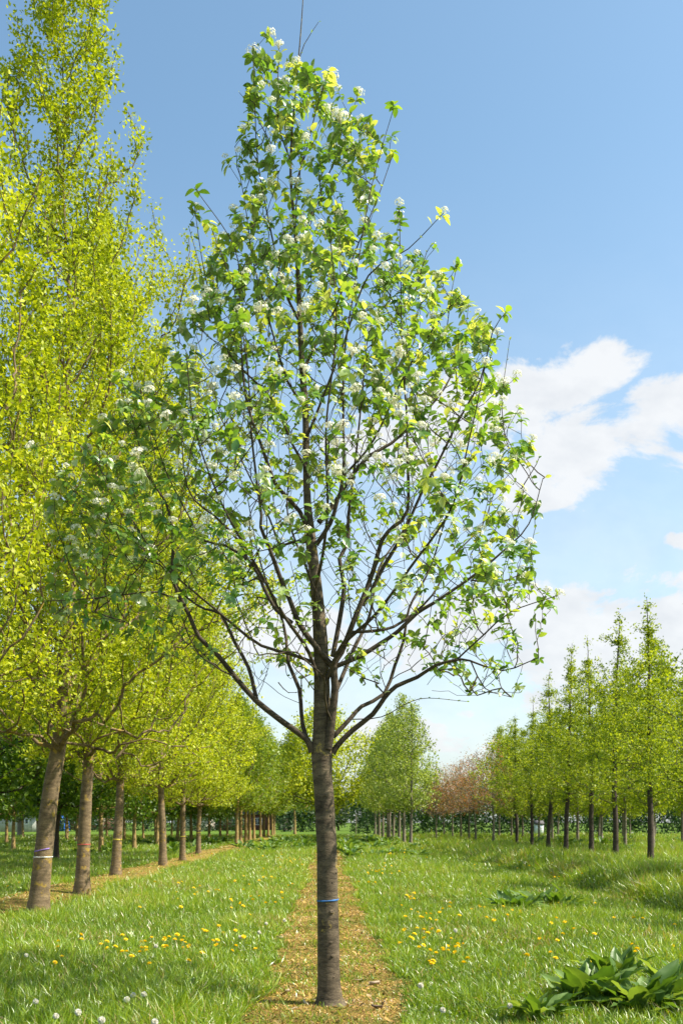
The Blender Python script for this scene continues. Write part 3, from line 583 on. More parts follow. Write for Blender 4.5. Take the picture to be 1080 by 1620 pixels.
# blossom clusters: domes of small cupped florets
def cluster_mesh(nf, rad, name):
    A = Acc(); a = np.linspace(0, 6.283, 6)[:-1]
    ring = np.stack([np.cos(a), np.sin(a), np.full(5, .35)], 1); ring2 = np.stack([.35 * np.cos(a + .6), .35 * np.sin(a + .6), np.full(5, .12)], 1)
    tvv = np.vstack([[(0, 0, 0)], ring, ring2])[:, [0, 2, 1]]
    tf = [np.array([(0, 6 + i, 1 + (i + 1) % 5) for i in range(5)] + [(0, 1 + i, 6 + i) for i in range(5)])]
    ph = rng.uniform(0, 6.28, nf); th = np.arccos(rng.uniform(.1, 1, nf)); o_ = np.stack([np.sin(th) * np.cos(ph), np.sin(th) * np.sin(ph), np.cos(th)], 1)
    P = o_ * rad * np.array([1, 1, .7]) * rng.uniform(.7, 1.05, (nf, 1)) + rng.normal(0, .003, (nf, 3)) + np.array([0, 0, rad * .2]); V, Fs = place(tvv, tf, P, o_, rng.normal(0, 1, (nf, 3)), rng.uniform(.006, .0095, nf))
    A.add(V, Fs, np.repeat(rng.random(nf), 10))
    for k in range(0, nf, 4): sweep(A, np.array([(0, 0, -.02), P[k] * .5, P[k]]), [.0009] * 3, 3, cap=False)
    me = A.build(name); me.materials.append(M['petal']); return me
clm = [cluster_mesh(58, .034, 'blossom_a'), cluster_mesh(44, .028, 'blossom_b'), cluster_mesh(72, .042, 'blossom_c')]
known = [(310, 328), (370, 216), (402, 90), (428, 72), (441, 70), (523, 122), (565, 165), (562, 240), (535, 200), (630, 348), (690, 495), (765, 528), (788, 516), (727, 478), (722, 495), (300, 535), (313, 485), (275, 488), (345, 617), (276, 665), (640, 622), (512, 655),
         (575, 670), (528, 706), (243, 678), (235, 650), (420, 500), (665, 640), (700, 640), (845, 685), (855, 762), (870, 945), (885, 950), (855, 935), (160, 843), (132, 720), (800, 878), (835, 870), (640, 490), (590, 310), (478, 300), (450, 160), (600, 800), (345, 850), (330, 825),
         (500, 150), (445, 300), (416, 240), (492, 270), (530, 330), (380, 580), (355, 585), (210, 610), (720, 700), (690, 720), (780, 640), (800, 620), (760, 840), (790, 930), (560, 560), (610, 570), (650, 560), (470, 470), (445, 430), (500, 420), (580, 390)]
proj = np.stack([VX + pos[ti, 0] / (TD + pos[ti, 1]) * F, HY - (pos[ti, 2] - CAMH) / (TD + pos[ti, 1]) * F], 1); front = pos[ti, 1]
chosen = []
for kx, ky in known:
    c_ = np.hypot(proj[:, 0] - kx, proj[:, 1] - ky) + 12 * (front > .3); 
    for q in chosen: c_[q] = 1e9
    chosen.append(int(np.argmin(c_)))
rest = [q for q in rng.permutation(len(ti)) if q not in chosen and pos[ti[q], 2] > 3.7 and (front[q] < .6 or q % 3 == 0)][:580]
rest.sort(key=lambda q: front[q]); allq = chosen + rest
def cl_pose(q):
    i_ = ti[q]; d = nrm((D[i_] * .6 + np.array([0, 0, .8]))[None])[0]; return pos[i_] + d * .015, d
for q in allq[:100]:
    p_, d = cl_pose(q); o = link('blossom', clm[rng.integers(3)], None, main, p_); o.rotation_euler = Vector(d).to_track_quat('Z', 'Y').to_euler(); s_ = rng.uniform(1.2, 1.75) * (1.15 if q in chosen[:12] else .95); o.scale = (s_,) * 3
A = Acc()
for q in allq[100:]:
    p_, d = cl_pose(q); me = clm[1]; n_ = len(me.vertices); co = np.empty(n_ * 3); me.vertices.foreach_get('co', co); co = co.reshape(-1, 3) * rng.uniform(1., 1.6)
    Rm = np.array(Vector(d).to_track_quat('Z', 'Y').to_matrix()); tris = np.array([pl.vertices[:] for pl in me.polygons if len(pl.vertices) == 3]); A.add(co @ Rm.T + p_, [tris], rng.random(len(tris)))
me = A.build('blossoms_rest'); o = link('blossom', me, M['petal'], main); o['kind'] = 'stuff'
spm = dict(tc=TS[:, :3], tr=TS[:, 3])
zb = PX(0, 1424)[2]; band(main, spm, zb, 'band_blue', .012, 6.283, .06, 'thin bright blue paint ring')
#@@ENDMAIN

#@@TREES
# ------------------------------------------------------------------ the row of yellow-green trees on the left
colA = make_species('tall_a', 16.8, 2.9, .168, [(.17, 1.3), (.26, 2.7), (.42, 2.7), (.55, 1.9), (.68, 1.15), (.8, .95), (.95, .8), (1, .3)], 1100, 'leaf_yellow', 'bark_left', .072, 27, LEAF6, spread=.085, tipn=6, taper=1.5, up=1.5, upw=1.5, curve=.6, tip=.005, sides=22, wobble=.05, seg=.24, brad=1.5, bow=[0, .32, .38, .3, .05])
colB = make_species('tall_b', 14.6, 2.7, .155, [(.17, 1.2), (.28, 2.5), (.45, 2.5), (.65, 2.3), (.85, 2.1), (.93, 1.5), (1, .5)], 1050, 'leaf_yellow', 'bark_left', .078, 26, LEAF6, spread=.09, tipn=6, taper=1.5, up=1.5, upw=1.4, curve=.65, tip=.005, sides=22, wobble=.05, seg=.24, brad=1.5, lop=.5)
colC = make_species('tall_c', 12.5, 2.5, .14, [(.17, 1.6), (.3, 2.8), (.5, 2.9), (.75, 2.0), (.92, 1.1), (1, .3)], 800, 'leaf_yellow', 'bark_left', .095, 23, LEAF6, spread=.11, tipn=6, taper=1.4, up=1.0, upw=1.2, curve=.6, tip=.006, sides=18, seg=.27, brad=1.4)
LG = 'row of yellow-green trees along the left strip'
put(colA, 'broadleaf_tree', -5.3, 11.2, 2.1, 1.0, 'yellow-green tree at the left edge whose crown alone enters the frame', LG)
e1 = put(colA, 'broadleaf_tree', at(60, 16), 16, 0, 1.0, 'nearest yellow-green tree with white and purple bands on its leaning trunk', LG, lean=0)
e2 = put(colB, 'broadleaf_tree', at(130, 20.3), 20.3, 0, 1.0, 'yellow-green tree with a red band on its trunk, second along the left row', LG, lean=.035)
e3 = put(colB, 'broadleaf_tree', at(183, 26.7), 26.7, 2.2, .93, 'yellow-green tree with a yellow band, between the red-banded tree and three thinner ones', LG, lean=.05)
e4 = put(colC, 'broadleaf_tree', at(258, 33), 33, .4, 1.0, 'yellow-green tree fourth along the left row, first past the gap', LG, zs=1.08, lean=-.01)
e5 = put(colC, 'broadleaf_tree', at(289, 37.5), 37.5, 2.4, .9, 'slim yellow-green tree fifth along the left row with a thin yellow band', LG, lean=.0)
e6 = put(colC, 'broadleaf_tree', at(314, 43.6), 43.6, 4.1, .88, 'slim yellow-green tree sixth and last of the left row before the darker trees', LG, lean=.01)
band(e1, colA, 1.02, 'band_white', .015, 6.283, .0, 'white paint ring'); band(e1, colA, 1.14, 'band_purple', .018, 2.2, .2, 'purple paint stroke', a0=3.4)
band(e2, colB, 1.08, 'band_red', .014, 6.283, .03, 'red paint ring'); band(e3, colB, 1.12, 'band_yellow', .03, 6.283, .05, 'yellow paint ring')
band(e5, colC, 1.1, 'band_yellow', .03, 6.283, 0, 'yellow paint ring'); band(e6, colC, 1.15, 'band_yellow', .03, 6.283, 0, 'yellow paint ring')
# darker trees beyond
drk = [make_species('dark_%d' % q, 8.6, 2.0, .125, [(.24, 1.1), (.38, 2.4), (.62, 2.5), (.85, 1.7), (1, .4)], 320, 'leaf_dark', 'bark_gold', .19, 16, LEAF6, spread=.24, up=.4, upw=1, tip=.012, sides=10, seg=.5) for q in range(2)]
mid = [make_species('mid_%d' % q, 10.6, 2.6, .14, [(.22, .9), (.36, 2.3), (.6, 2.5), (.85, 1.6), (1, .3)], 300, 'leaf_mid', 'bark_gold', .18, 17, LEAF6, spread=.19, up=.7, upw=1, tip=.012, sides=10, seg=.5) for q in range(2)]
ORD = 'first second third fourth fifth sixth seventh eighth ninth tenth eleventh twelfth'.split()
k = 0
GD = 'dark green trees in the shaded rows on the left'
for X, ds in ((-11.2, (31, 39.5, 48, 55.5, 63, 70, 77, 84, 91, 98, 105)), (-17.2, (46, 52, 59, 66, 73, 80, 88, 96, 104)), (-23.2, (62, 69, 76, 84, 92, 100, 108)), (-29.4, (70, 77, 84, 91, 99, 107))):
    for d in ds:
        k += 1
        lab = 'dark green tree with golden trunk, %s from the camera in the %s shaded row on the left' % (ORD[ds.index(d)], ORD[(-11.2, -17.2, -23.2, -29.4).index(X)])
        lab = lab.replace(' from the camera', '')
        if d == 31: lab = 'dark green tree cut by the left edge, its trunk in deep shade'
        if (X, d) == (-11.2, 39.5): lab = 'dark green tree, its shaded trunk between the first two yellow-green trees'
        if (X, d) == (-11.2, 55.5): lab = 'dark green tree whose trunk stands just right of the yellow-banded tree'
        put(drk[k % 2], 'broadleaf_tree', X + rng.uniform(-.25, .25), d, rng.uniform(0, 6.28), rng.uniform(.9, 1.12), lab, GD, lean=rng.normal(0, .015), barkm='bark_dark' if d in (31, 39.5) else None)  # the two shaded trunks get darker bark, their shade put into the colour
GM = 'line of mid green trees ending the left row'
for q, d in enumerate((65, 68.4, 71.5, 76, 81, 87, 93, 99, 106, 112)):
    put(mid[q % 2], 'broadleaf_tree', -6.2 + rng.uniform(-.1, .1), d, rng.uniform(0, 6.28), rng.uniform(.92, 1.05), 'mid green tree with golden trunk, first of the close line beyond the yellow-green row' if q == 0 else 'mid green tree, %s in the close line of golden trunks beyond the yellow-green row' % ORD[q], GM)
yl = make_species('yellow_round', 12, 2.6, .22, [(.2, 1.5), (.35, 4.3), (.55, 4.8), (.8, 3.3), (1, .6)], 420, 'leaf_yellow', 'bark_dark', .26, 13, LEAF6, spread=.4, up=.6, tip=.014, sides=10, seg=.6, rmean=.5)
put(yl, 'broadleaf_tree', -.5, 92, 0, 1.12, 'round bright yellow-green tree far down the path behind the flowering tree', cat='tree')
put(mid[0], 'broadleaf_tree', -4.2, 122, 1, 1.25, 'large dark-trunked green tree on the lawn at the end of the path', cat='tree')

# ------------------------------------------------------------------ right: central group, red trees, conical row, rows behind
lin = [make_species('linden_%d' % q, 10.8, 2.5, .13, [(.24, .8), (.36, 2.3), (.55, 2.3), (.8, 1.4), (1, .25)], 300, 'leaf_linden', 'bark_pale', .17, 9, LEAF6, spread=.17, up=.5, upw=1, tip=.01, sides=10, seg=.45) for q in range(2)]
GL = 'group of pale green trees right of the flowering tree'
put(lin[0], 'broadleaf_tree', 5.7, 65, 0, .9, 'front pale green tree of the centre group, right of the flowering tree', GL)
for q, d in enumerate((70, 75.5, 80.5, 86, 91, 97, 103, 109, 115)):
    put(lin[(q + 1) % 2], 'broadleaf_tree', 5.7 + rng.uniform(-.15, .15), d, rng.uniform(0, 6.28), [1.03, 1, .98, 1.08, 1.1, 1.05, 1.1, 1.1, 1.1][q], 'tallest tree of the centre group, directly behind its front tree' if q == 0 else 'green tree, %s in the receding line of the centre group' % ORD[q + 1], GL)
red = [make_species('red_%d' % q, 7.4, 2.4, .1, [(.3, .7), (.42, 2.0), (.65, 2.5), (.88, 1.7), (1, .4)], 260, 'leaf_red', 'bark_pale', .12, 5, LEAF6, spread=.24, up=.7, upw=1, tip=.01, sides=8, seg=.4, brad=1.2) for q in range(2)]
GR = 'reddish leaved trees between the centre group and the conical row'
for q, (X, d, s_) in enumerate(((12.5, 71.6, 1.05), (12.4, 79.5, 1.0), (12.6, 84.5, .98), (12.5, 89, 1), (12.5, 95, 1), (12.5, 102, 1.0), (17.6, 88, 1.0), (9.6, 84, .9))):
    put(red[q % 2], 'red_leaved_tree', X, d, rng.uniform(0, 6.28), s_, 'nearest reddish tree with a thin dark trunk, rightmost of the red trees' if q == 0 else 'reddish bronze tree with a thin trunk, %s nearest of the red trees' % ORD[q], GR)
con = [make_species('conical_%d' % q, 10.5, 2.5, .125, [(.24, 1.7), (.33, 3.0), (.46, 2.6), (.6, 1.7), (.75, 1.05), (.9, .4), (1, .1)], 400, 'leaf_larch', 'bark_dark', .11, 15, LEAF6, spread=.10, tipn=5, layer=.46, taper=.75, up=.25, upw=.8, curve=.4, tip=.0055, top=1., sides=12, seg=.3, bf=.1, power=.7, lop=.45) for q in range(3)]
for sp in con: pass
GC = 'row of conical trees on the right'
cl = [(31.5, 1.0, 'conical tree cut off by the right edge'), (36.9, .99, 'tallest conical tree in the right row, nearest whole one, reaching highest on the right'), (41.4, 1.03, 'conical tree with a thin bare leaning leader, just left of the tallest one'),
      (45.2, .99, 'conical tree with a full blue-green top, third from the tallest'), (50, 1.05, 'slender conical tree with a straight dark trunk, fourth in the right row'), (54, .97, 'conical tree fifth in the right row counting from the nearest whole one'), (58.3, .89, 'small conical tree sixth in the right row'), (63, .83, 'smallest conical tree, last in the right row beside the red trees')]
for q, (d, s_, lab) in enumerate(cl):
    put(con[q % 3], 'conical_tree', 12.55, d, q * 1.3, s_, lab, GC, lean=[0, .008, .02, .004, .006, 0, 0, 0][q])
for q, d in enumerate((12.5, 17, 22, 27)): put(con[(q + 1) % 3], 'conical_tree', 12.6, d, q * 1.7 + .4, 1.0, 'conical tree, %s of the right row before its leaves reach the frame edge' % ORD[q], GC)
yb = [make_species('back_yellow_%d' % q, 10.8, 2.3, .11, [(.22, 1.0), (.36, 2.4), (.55, 2.4), (.8, 1.5), (1, .3)], 300, 'leaf_larch', 'bark_pale', .17, 15, LEAF6, spread=.2, up=.5, upw=1, tip=.01, sides=8, seg=.45) for q in range(2)]
GB = 'light green trees in the rows behind the conical trees'
for X, ds in ((18.6, (47, 54, 59.5, 65, 71, 78, 83.5, 90, 96, 102)), (25.2, (67, 74, 81, 88, 96, 104)), (32, (85, 93, 101))):
    for q, d in enumerate(ds):
        put(yb[q % 2], 'broadleaf_tree', X + rng.uniform(-.2, .2), d, rng.uniform(0, 6.28), rng.uniform(.92, 1.1), 'light green pale-trunked tree at the right edge, nearest behind the conical row' if d == 47 else 'light green slim-trunked tree, %s in the %s row behind the conical trees' % (ORD[q], ORD[(18.6, 25.2, 32).index(X)]), GB)

# ------------------------------------------------------------------ far background
bgt = [make_species('far_%d' % q, 13, 1.6, .3, [(.12, 3.0), (.3, 4.6), (.55, 4.8), (.8, 3.4), (1, .8)], 260, 'leaf_back', 'bark_dark', .5, 14, LEAF6, spread=.6, up=.5, tip=.03, sides=8, seg=.9) for q in range(2)]
for q, (X, d, s_) in enumerate(((-78, 190, 1.1), (-68, 200, 1.0), (-57, 196, 1.2), (-47, 205, 1.1), (-38, 200, 1.0), (-29, 210, 1.15), (-20, 205, 1.05), (-12, 215, .9), (-5, 190, .8), (2, 175, .62), (7, 165, .66), (13, 172, .7), (19, 168, .65), (26, 175, .75), (33, 170, .7), (41, 176, .75), (49, 172, .7), (57, 178, .8), (66, 176, .75))):
    put(bgt[q % 2], 'broadleaf_tree', X, d, q * 1.1, s_, 'dark full tree in the far background, %s from the left beyond the nursery rows' % (ORD + 'thirteenth fourteenth fifteenth sixteenth seventeenth eighteenth nineteenth'.split())[q], 'far background trees')
def hedge(name, x0, x1, y, h, dpt, n, label, mat='leaf_back', size=.42):
    A = Acc(); x = rng.uniform(x0, x1, n); t = rng.random(n); top = h * (1 + .18 * wn(x, x * 0, .5, 2) + .08 * wn(x, x * 0, 2., 4))
    z = np.where(t < .7, rng.random(n), rng.uniform(.85, 1.02, n)) * top; yy_ = y + rng.uniform(-.5, .5, n) * dpt * np.sqrt(np.clip(1.1 - z / top, .05, 1))
    V, Fs = place(*LEAF6, np.stack([x - (x0 + x1) / 2, yy_ - y, z], 1), rng.normal(0, 1, (n, 3)), rng.normal(0, .6, (n, 3)) + np.array([0, -.3, .8]), size * rng.uniform(.6, 1.3, n)); A.add(V, Fs, np.repeat(np.clip(.5 + .2 * wn(x, z, 1.1, 3) + rng.normal(0, .2, n), 0, 1), 2))
    return tag(link(name, A.build(name), M[mat], None, ((x0 + x1) / 2, y, 0)), label, 'hedge')
hedge('hedge', 3, 80, 126, 5.6, 4, 42000, 'long dark hedge closing the field behind the right rows', 'leaf_back', .38)
hedge('hedge', -75, -14, 158, 2.3, 2.5, 12000, 'low dark hedge in front of the houses beyond the left rows', 'leaf_back', .35)
hedge('hedge', -8, 1.2, 150, 3.2, 3, 2500, 'short dark hedge closing the end of the path on the left side', 'leaf_back')
# buildings glimpsed between the left trunks
def boxes(acc, *bs):
    for (x0, x1, y0, y1, z0, z1) in bs:
        V = [(x, y, z) for z in (z0, z1) for x, y in ((x0, y0), (x1, y0), (x1, y1), (x0, y1))]
        acc.add(np.array(V, float), [np.array([(0, 1, 5, 4), (1, 2, 6, 5), (2, 3, 7, 6), (3, 0, 4, 7), (4, 5, 6, 7), (3, 2, 1, 0)])])
def gable(acc, x0, x1, y0, y1, z0, z1, ov=.5):
    ov = min(ov, (x1 - x0) * .07)
    ym = (y0 + y1) / 2; V = []
    for t in (0, .25):
        for x in (x0 - ov, x1 + ov): V += [(x, y0 - ov, z0 + t), (x, ym, z1 + t), (x, y1 + ov, z0 + t)]
    acc.add(np.array(V, float), [np.array([(0, 3, 4, 1), (1, 4, 5, 2), (6, 7, 10, 9), (7, 8, 11, 10), (0, 6, 9, 3), (2, 5, 11, 8), (0, 1, 7, 6), (1, 2, 8, 7), (3, 9, 10, 4), (4, 10, 11, 5)]), ])
M['brick'] = plain('brick', (.14, .055, .04), .9, .3, 3); M['tile'] = plain('tile', (.09, .08, .085), .8, .3, 2); M['board'] = plain('board', (.36, .36, .33), .8, .2, 1.5); M['glass'] = plain('glass', (.05, .06, .07), .15, .1); M['paint'] = plain('paint', (.75, .75, .72), .6, .05); M['tarp'] = plain('tarp', (.02, .12, .5), .5, .15); M['pale'] = plain('pale', (.5, .42, .36), .9, .15, 2)
def house(name, X, d, w, dep, h, rh, wall, label, cat, wins, boards=False):
    e = empty(name, (X, d, 0)); tag(e, label, cat)
    A = Acc(); boxes(A, (-w / 2, w / 2, 0, dep, 0, h))
    A.add(np.array([(-w / 2, 0, h), (-w / 2, dep / 2, h + rh - .1), (-w / 2, dep, h), (w / 2, 0, h), (w / 2, dep / 2, h + rh - .1), (w / 2, dep, h)]), [np.array([(0, 1, 2), (3, 5, 4)])])
    if boards: boxes(A, *[(-w / 2 + q * .6, -w / 2 + q * .6 + .08, -.04, -.003, 0, h) for q in range(int(w / .6))])
    link('wall', A.build('wall'), M[wall], e); A = Acc(); gable(A, -w / 2, w / 2, 0, dep, h, h + rh); link('roof', A.build('roof'), M['tile'], e)
    for (wx, wz, ww, wh) in wins:
        A = Acc(); t = .09; boxes(A, (wx - ww / 2, wx + ww / 2, -.06, .02, wz, wz + t), (wx - ww / 2, wx + ww / 2, -.06, .02, wz + wh - t, wz + wh), (wx - ww / 2, wx - ww / 2 + t, -.06, .02, wz + t, wz + wh - t), (wx + ww / 2 - t, wx + ww / 2, -.06, .02, wz + t, wz + wh - t), (wx - t / 2, wx + t / 2, -.06, .02, wz + t, wz + wh - t))
        f = link('window', A.build('window'), M['paint'], e); A = Acc(); boxes(A, (wx - ww / 2 + t, wx - t / 2, -.02, -.005, wz + t, wz + wh - t), (wx + t / 2, wx + ww / 2 - t, -.02, -.005, wz + t, wz + wh - t)); link('pane', A.build('pane'), M['glass'], f)
    return e
house('shed', at(14, 150), 150, 9.5, 6, 2.7, 1.1, 'board', 'low grey boarded shed with a dark roof at the far left edge', 'shed', [(2.6, 1.2, 1.2, .9)], True)
house('brick_house', at(125, 185), 185, 11, 8, 3, 3.2, 'brick', 'red brick house with white window frames behind the second tree of the left row', 'house', [(-3.4, 1, 1.6, 1.4), (0, 1, 1.6, 1.4), (3.4, 1, 1.6, 1.4)])
house('brick_house', at(365, 178), 178, 16, 8, 2.9, 2.6, 'brick', 'long red brick house seen between the trunks at the end of the left rows', 'house', [(-6, 1, 1.8, 1.3), (-2.4, 1, 1.8, 1.3), (1.2, 1, 1.8, 1.3), (5, 1, 1.8, 1.3)])
house('garage', at(305, 172), 172, 7, 5, 2.5, 1.2, 'pale', 'small pale pinkish outbuilding with grey roof left of the long brick house', 'garage', [(0, .9, 1.6, 1.1)])
house('white_shed', at(853, 122), 122, 1.0, 1.0, 1.2, .3, 'paint', 'small white hut half hidden by the hedge behind the right rows', 'shed', [(.15, .5, .45, .45)])
A = Acc(); th = np.linspace(0, math.pi, 12); V = np.array([(1.4 * math.cos(t), yv_, 3.2 * math.sin(t) ** .7) for yv_ in (0, 4) for t in th]); k = np.arange(11)[:, None]
A.add(V, [np.concatenate([k, k + 1, k + 13, k + 12], 1), np.array([list(range(12))]), np.array([list(range(23, 11, -1))])]); tag(link('tarpaulin_cover', A.build('tarp'), M['tarp'], None, (at(88, 160), 160, 0)), 'blue tarpaulin cover between the grey shed and the brick house', 'tarpaulin')
# pollarded stumps with knobbly heads
def pollard(px, d, label):
    e = empty('pollard_tree', (at(px, d), d, 0)); tag(e, label, 'tree', 'pollarded trees on the lawn'); A = Acc(); z = np.linspace(-.05, 1.6, 9); sweep(A, np.stack([z * .03, z * 0, z], 1), .24 + .08 * np.exp(-z * 3) + .05 * np.exp((z - 1.6) * 3), 12, wob=.05); link('trunk', A.build('trunk', True), M['bark_pale'], e)
    A = Acc()
    for q in range(22):
        a = rng.uniform(0, 6.28); el = rng.uniform(-.2, 1.4); o_ = np.array([math.cos(a) * math.cos(el), math.sin(a) * math.cos(el), math.sin(el) * .7]); c = np.array([.05, 0, 1.75]); r_ = rng.uniform(.14, .22)
        sweep(A, np.array([c, c + o_ * .35, c + o_ * .5, c + o_ * .62]), [.09, r_ * .8, r_, r_ * .3], 7)
    for q in range(60):
        a = rng.uniform(0, 6.28); o_ = np.array([math.cos(a) * .5, math.sin(a) * .5, .7]); c = np.array([.05, 0, 1.9]) + o_ * .4; sweep(A, np.array([c, c + o_ * rng.uniform(.1, .35)]), [.012, .006], 3)
    link('knobbly_head', A.build('head', True), M['bark_pale'], e)
pollard(31, 108, 'pollarded tree with a knobbly head in front of the grey shed'); pollard(160, 115, 'pollarded tree with knobbly head just left of the third tree of the left row')
def bare_trunk(px, d, w, h, label):
    e = empty('pale_trunked_tree', (at(px, d), d, 0)); tag(e, label, 'tree', 'pair of pale trunked trees on the far lawn'); A = Acc(); z = np.linspace(-.1, h, 14); sweep(A, np.stack([.1 * np.sin(z * .4), z * 0, z], 1), w * (1 - z / h * .6) * (1 + .4 * np.exp(-z)), 12, wob=.03); link('trunk', A.build('trunk', True), M['bark_pale'], e)
    link('crown', bgt[0]['crown'], None, e, (0, 0, 2.6))
bare_trunk(449, 178, .75, 9, 'pale thick trunk on the far lawn, left one of a pair'); bare_trunk(459, 182, .8, 9, 'pale thick trunk on the far lawn, right one of a pair')
A = Acc(); sweep(A, np.array([(0, 0, -.1), (0, 0, 1.2), (0.02, 0, 2.6)]), [.05, .05, .045], 8); boxes(A, (-.09, .09, -.02, .02, 2.2, 2.3)); tag(link('tree_stake', A.build('stake'), M['bark_pale'], None, (at(563, 120), 120, 0)), 'thin pale stake standing before the hedge right of the path end', 'stake')
#@@ENDTREES

# ------------------------------------------------------------------ flowers and weeds in the meadow
def dandelion_mesh(hd):
    A = Acc(); a = np.linspace(0, 6.283, 17)[:-1]
    for (r0, r1, z0, z1, off) in ((.004, .020, .0, .004, 0), (.003, .015, .003, .010, .2), (.001, .009, .006, .013, .4)):
        n = 16; P = np.stack([r0 * np.cos(a + off), r0 * np.sin(a + off), np.full(n, z0)], 1); D_ = np.stack([np.cos(a + off) * (r1 - r0), np.sin(a + off) * (r1 - r0), np.full(n, z1 - z0)], 1)
        V, Fs = place(np.array([(-.12, 0, 0), (.12, 0, 0), (.15, .9, 0), (0, 1, 0), (-.15, .9, 0)]), [np.array([(0, 1, 2, 3, 4)])], P, D_, np.tile([0, 0, 1.], (n, 1)), np.linalg.norm(D_, axis=1)); A.add(V, Fs, rng.random(n))
    me = A.build('dandelion_head'); me.materials.append(M['dandelion']); return me
A = Acc(); sweep(A, np.array([(0, 0, -.16), (.006, .003, -.08), (0, 0, -.002)]), [.0028, .0025, .0024], 5); dst = A.build('dandelion_stem', True); dst.materials.append(M['stem'])
dh = dandelion_mesh(1)
A = Acc(); n = 130; ph = rng.uniform(0, 6.28, n); ct = rng.uniform(-.85, 1, n); o_ = np.stack([np.sqrt(1 - ct * ct) * np.cos(ph), np.sqrt(1 - ct * ct) * np.sin(ph), ct], 1)
V, Fs = place(np.array([(-.06, .0, 0), (.06, 0, 0), (.5, .8, 0), (.2, 1, .1), (-.2, 1, -.1), (-.5, .8, 0)]), [np.array([(0, 1, 2, 3, 4, 5)])], o_ * .006, o_, rng.normal(0, 1, (n, 3)), .017); A.add(V, Fs, rng.random(n)); fl = A.build('seed_head'); fl.materials.append(M['fluff'])
def flower(head, hn, px, py, zoff, name, lab, cat, grp, s_):
    d = F * (CAMH - zoff) / (py - HY); X = at(px, d); e_z = float(gz(X, d)) + zoff
    e = empty(name, (X, d, e_z)); tag(e, lab, cat, grp); link(hn, head, None, e); link('stem', dst, None, e)
    e.rotation_euler = (rng.normal(0.25, .25), rng.normal(0, .25), rng.uniform(0, 6.28)); e.scale = (s_,) * 3
spots = []
CL = [(130, 1500, 60, 15, 8), (240, 1500, 60, 14, 22), (300, 1490, 50, 16, 16), (400, 1400, 40, 18, 20), (430, 1420, 30, 14, 12), (330, 1400, 50, 18, 14), (280, 1392, 20, 8, 8), (350, 1475, 35, 14, 9), (210, 1430, 60, 14, 7), (600, 1372, 30, 7, 16), (580, 1385, 20, 6, 6), (675, 1475, 22, 16, 20), (705, 1505, 25, 18, 14),
      (690, 1440, 40, 12, 10), (760, 1440, 50, 16, 12), (640, 1430, 20, 12, 8), (860, 1480, 80, 30, 12), (980, 1480, 60, 30, 12), (895, 1380, 14, 5, 8), (960, 1372, 60, 8, 10), (700, 1340, 30, 3, 12), (870, 1440, 50, 14, 6), (450, 1358, 25, 8, 14), (400, 1352, 30, 6, 10), (620, 1350, 30, 5, 12), (800, 1362, 60, 8, 12), (60, 1400, 40, 15, 7), (770, 1580, 60, 20, 4), (150, 1580, 100, 24, 7)]
for cx, cy, sx_, sy_, n in CL: spots += [(rng.normal(cx, sx_), rng.normal(cy, sy_)) for _ in range(n)]
cnt = 0
for px, py in spots:
    if py < 1330 or py > 1625 or px < -20 or px > 1100: continue
    zo = rng.uniform(.13, .2); d = F * (CAMH - zo) / (py - HY); X = at(px, d)
    if bool(bare(np.array([X]), np.array([d]))[0]) or d > 55: continue
    cnt += 1
    if cnt > 296: break
    flower(dh, 'flower_head', px, py, zo, 'dandelion', 'yellow dandelion flower open in the meadow grass', 'flower', 'yellow dandelions in the grass', rng.uniform(1.1, 1.55) * (1 + .016 * d))
for px, py in ((201, 1582), (211, 1576), (228, 1575), (57, 1585), (124, 1603), (89, 1610), (161, 1616), (245, 1618), (247, 1500), (410, 1475), (421, 1460), (806, 1594), (450, 1455), (42, 1515), (380, 1482), (700, 1600), (720, 1475), (665, 1560)):
    flower(fl, 'seed_head', px, py, .18, 'dandelion_seed_head', 'white fluffy dandelion seed head standing in the grass', 'flower', 'dandelion seed heads in the grass', rng.uniform(.95, 1.2))
# broad leaved dock plants
yv = np.linspace(0, 1, 9); wv = np.array([.02, .16, .23, .24, .21, .18, .13, .07, 0])
def dockleaf(seed, curl):
    rg = np.random.default_rng(seed); V = []
    for q, (a, b) in enumerate(zip(yv, wv)):
        wav = .05 * math.sin(q * 2.1 + seed); z = -curl * a * a
        for s_, f in ((-1, 1), (-.5, .55), (0, 0), (.5, .55), (1, 1)): V.append((s_ * b, a, z + abs(s_) * b * .35 + (wav * f * (1 if s_ > 0 else -.8) * (b > .03)) - (.012 if s_ == 0 else 0)))
    V = np.array(V); Q = [(5 * i_ + j_, 5 * i_ + j_ + 1, 5 * i_ + j_ + 6, 5 * i_ + j_ + 5) for i_ in range(8) for j_ in range(4)]
    return V, [np.array(Q)]
DL = [dockleaf(q, c) for q, c in ((1, .2), (2, .45), (3, .7), (4, .35))]
dlm = []
for q, (V, Fs) in enumerate(DL): me = mesh('dock_leaf_%d' % q, V, Fs, np.full(len(Fs[0]), .2 + .22 * q), True); me.materials.append(M['leaf_dock']); dlm.append(me)
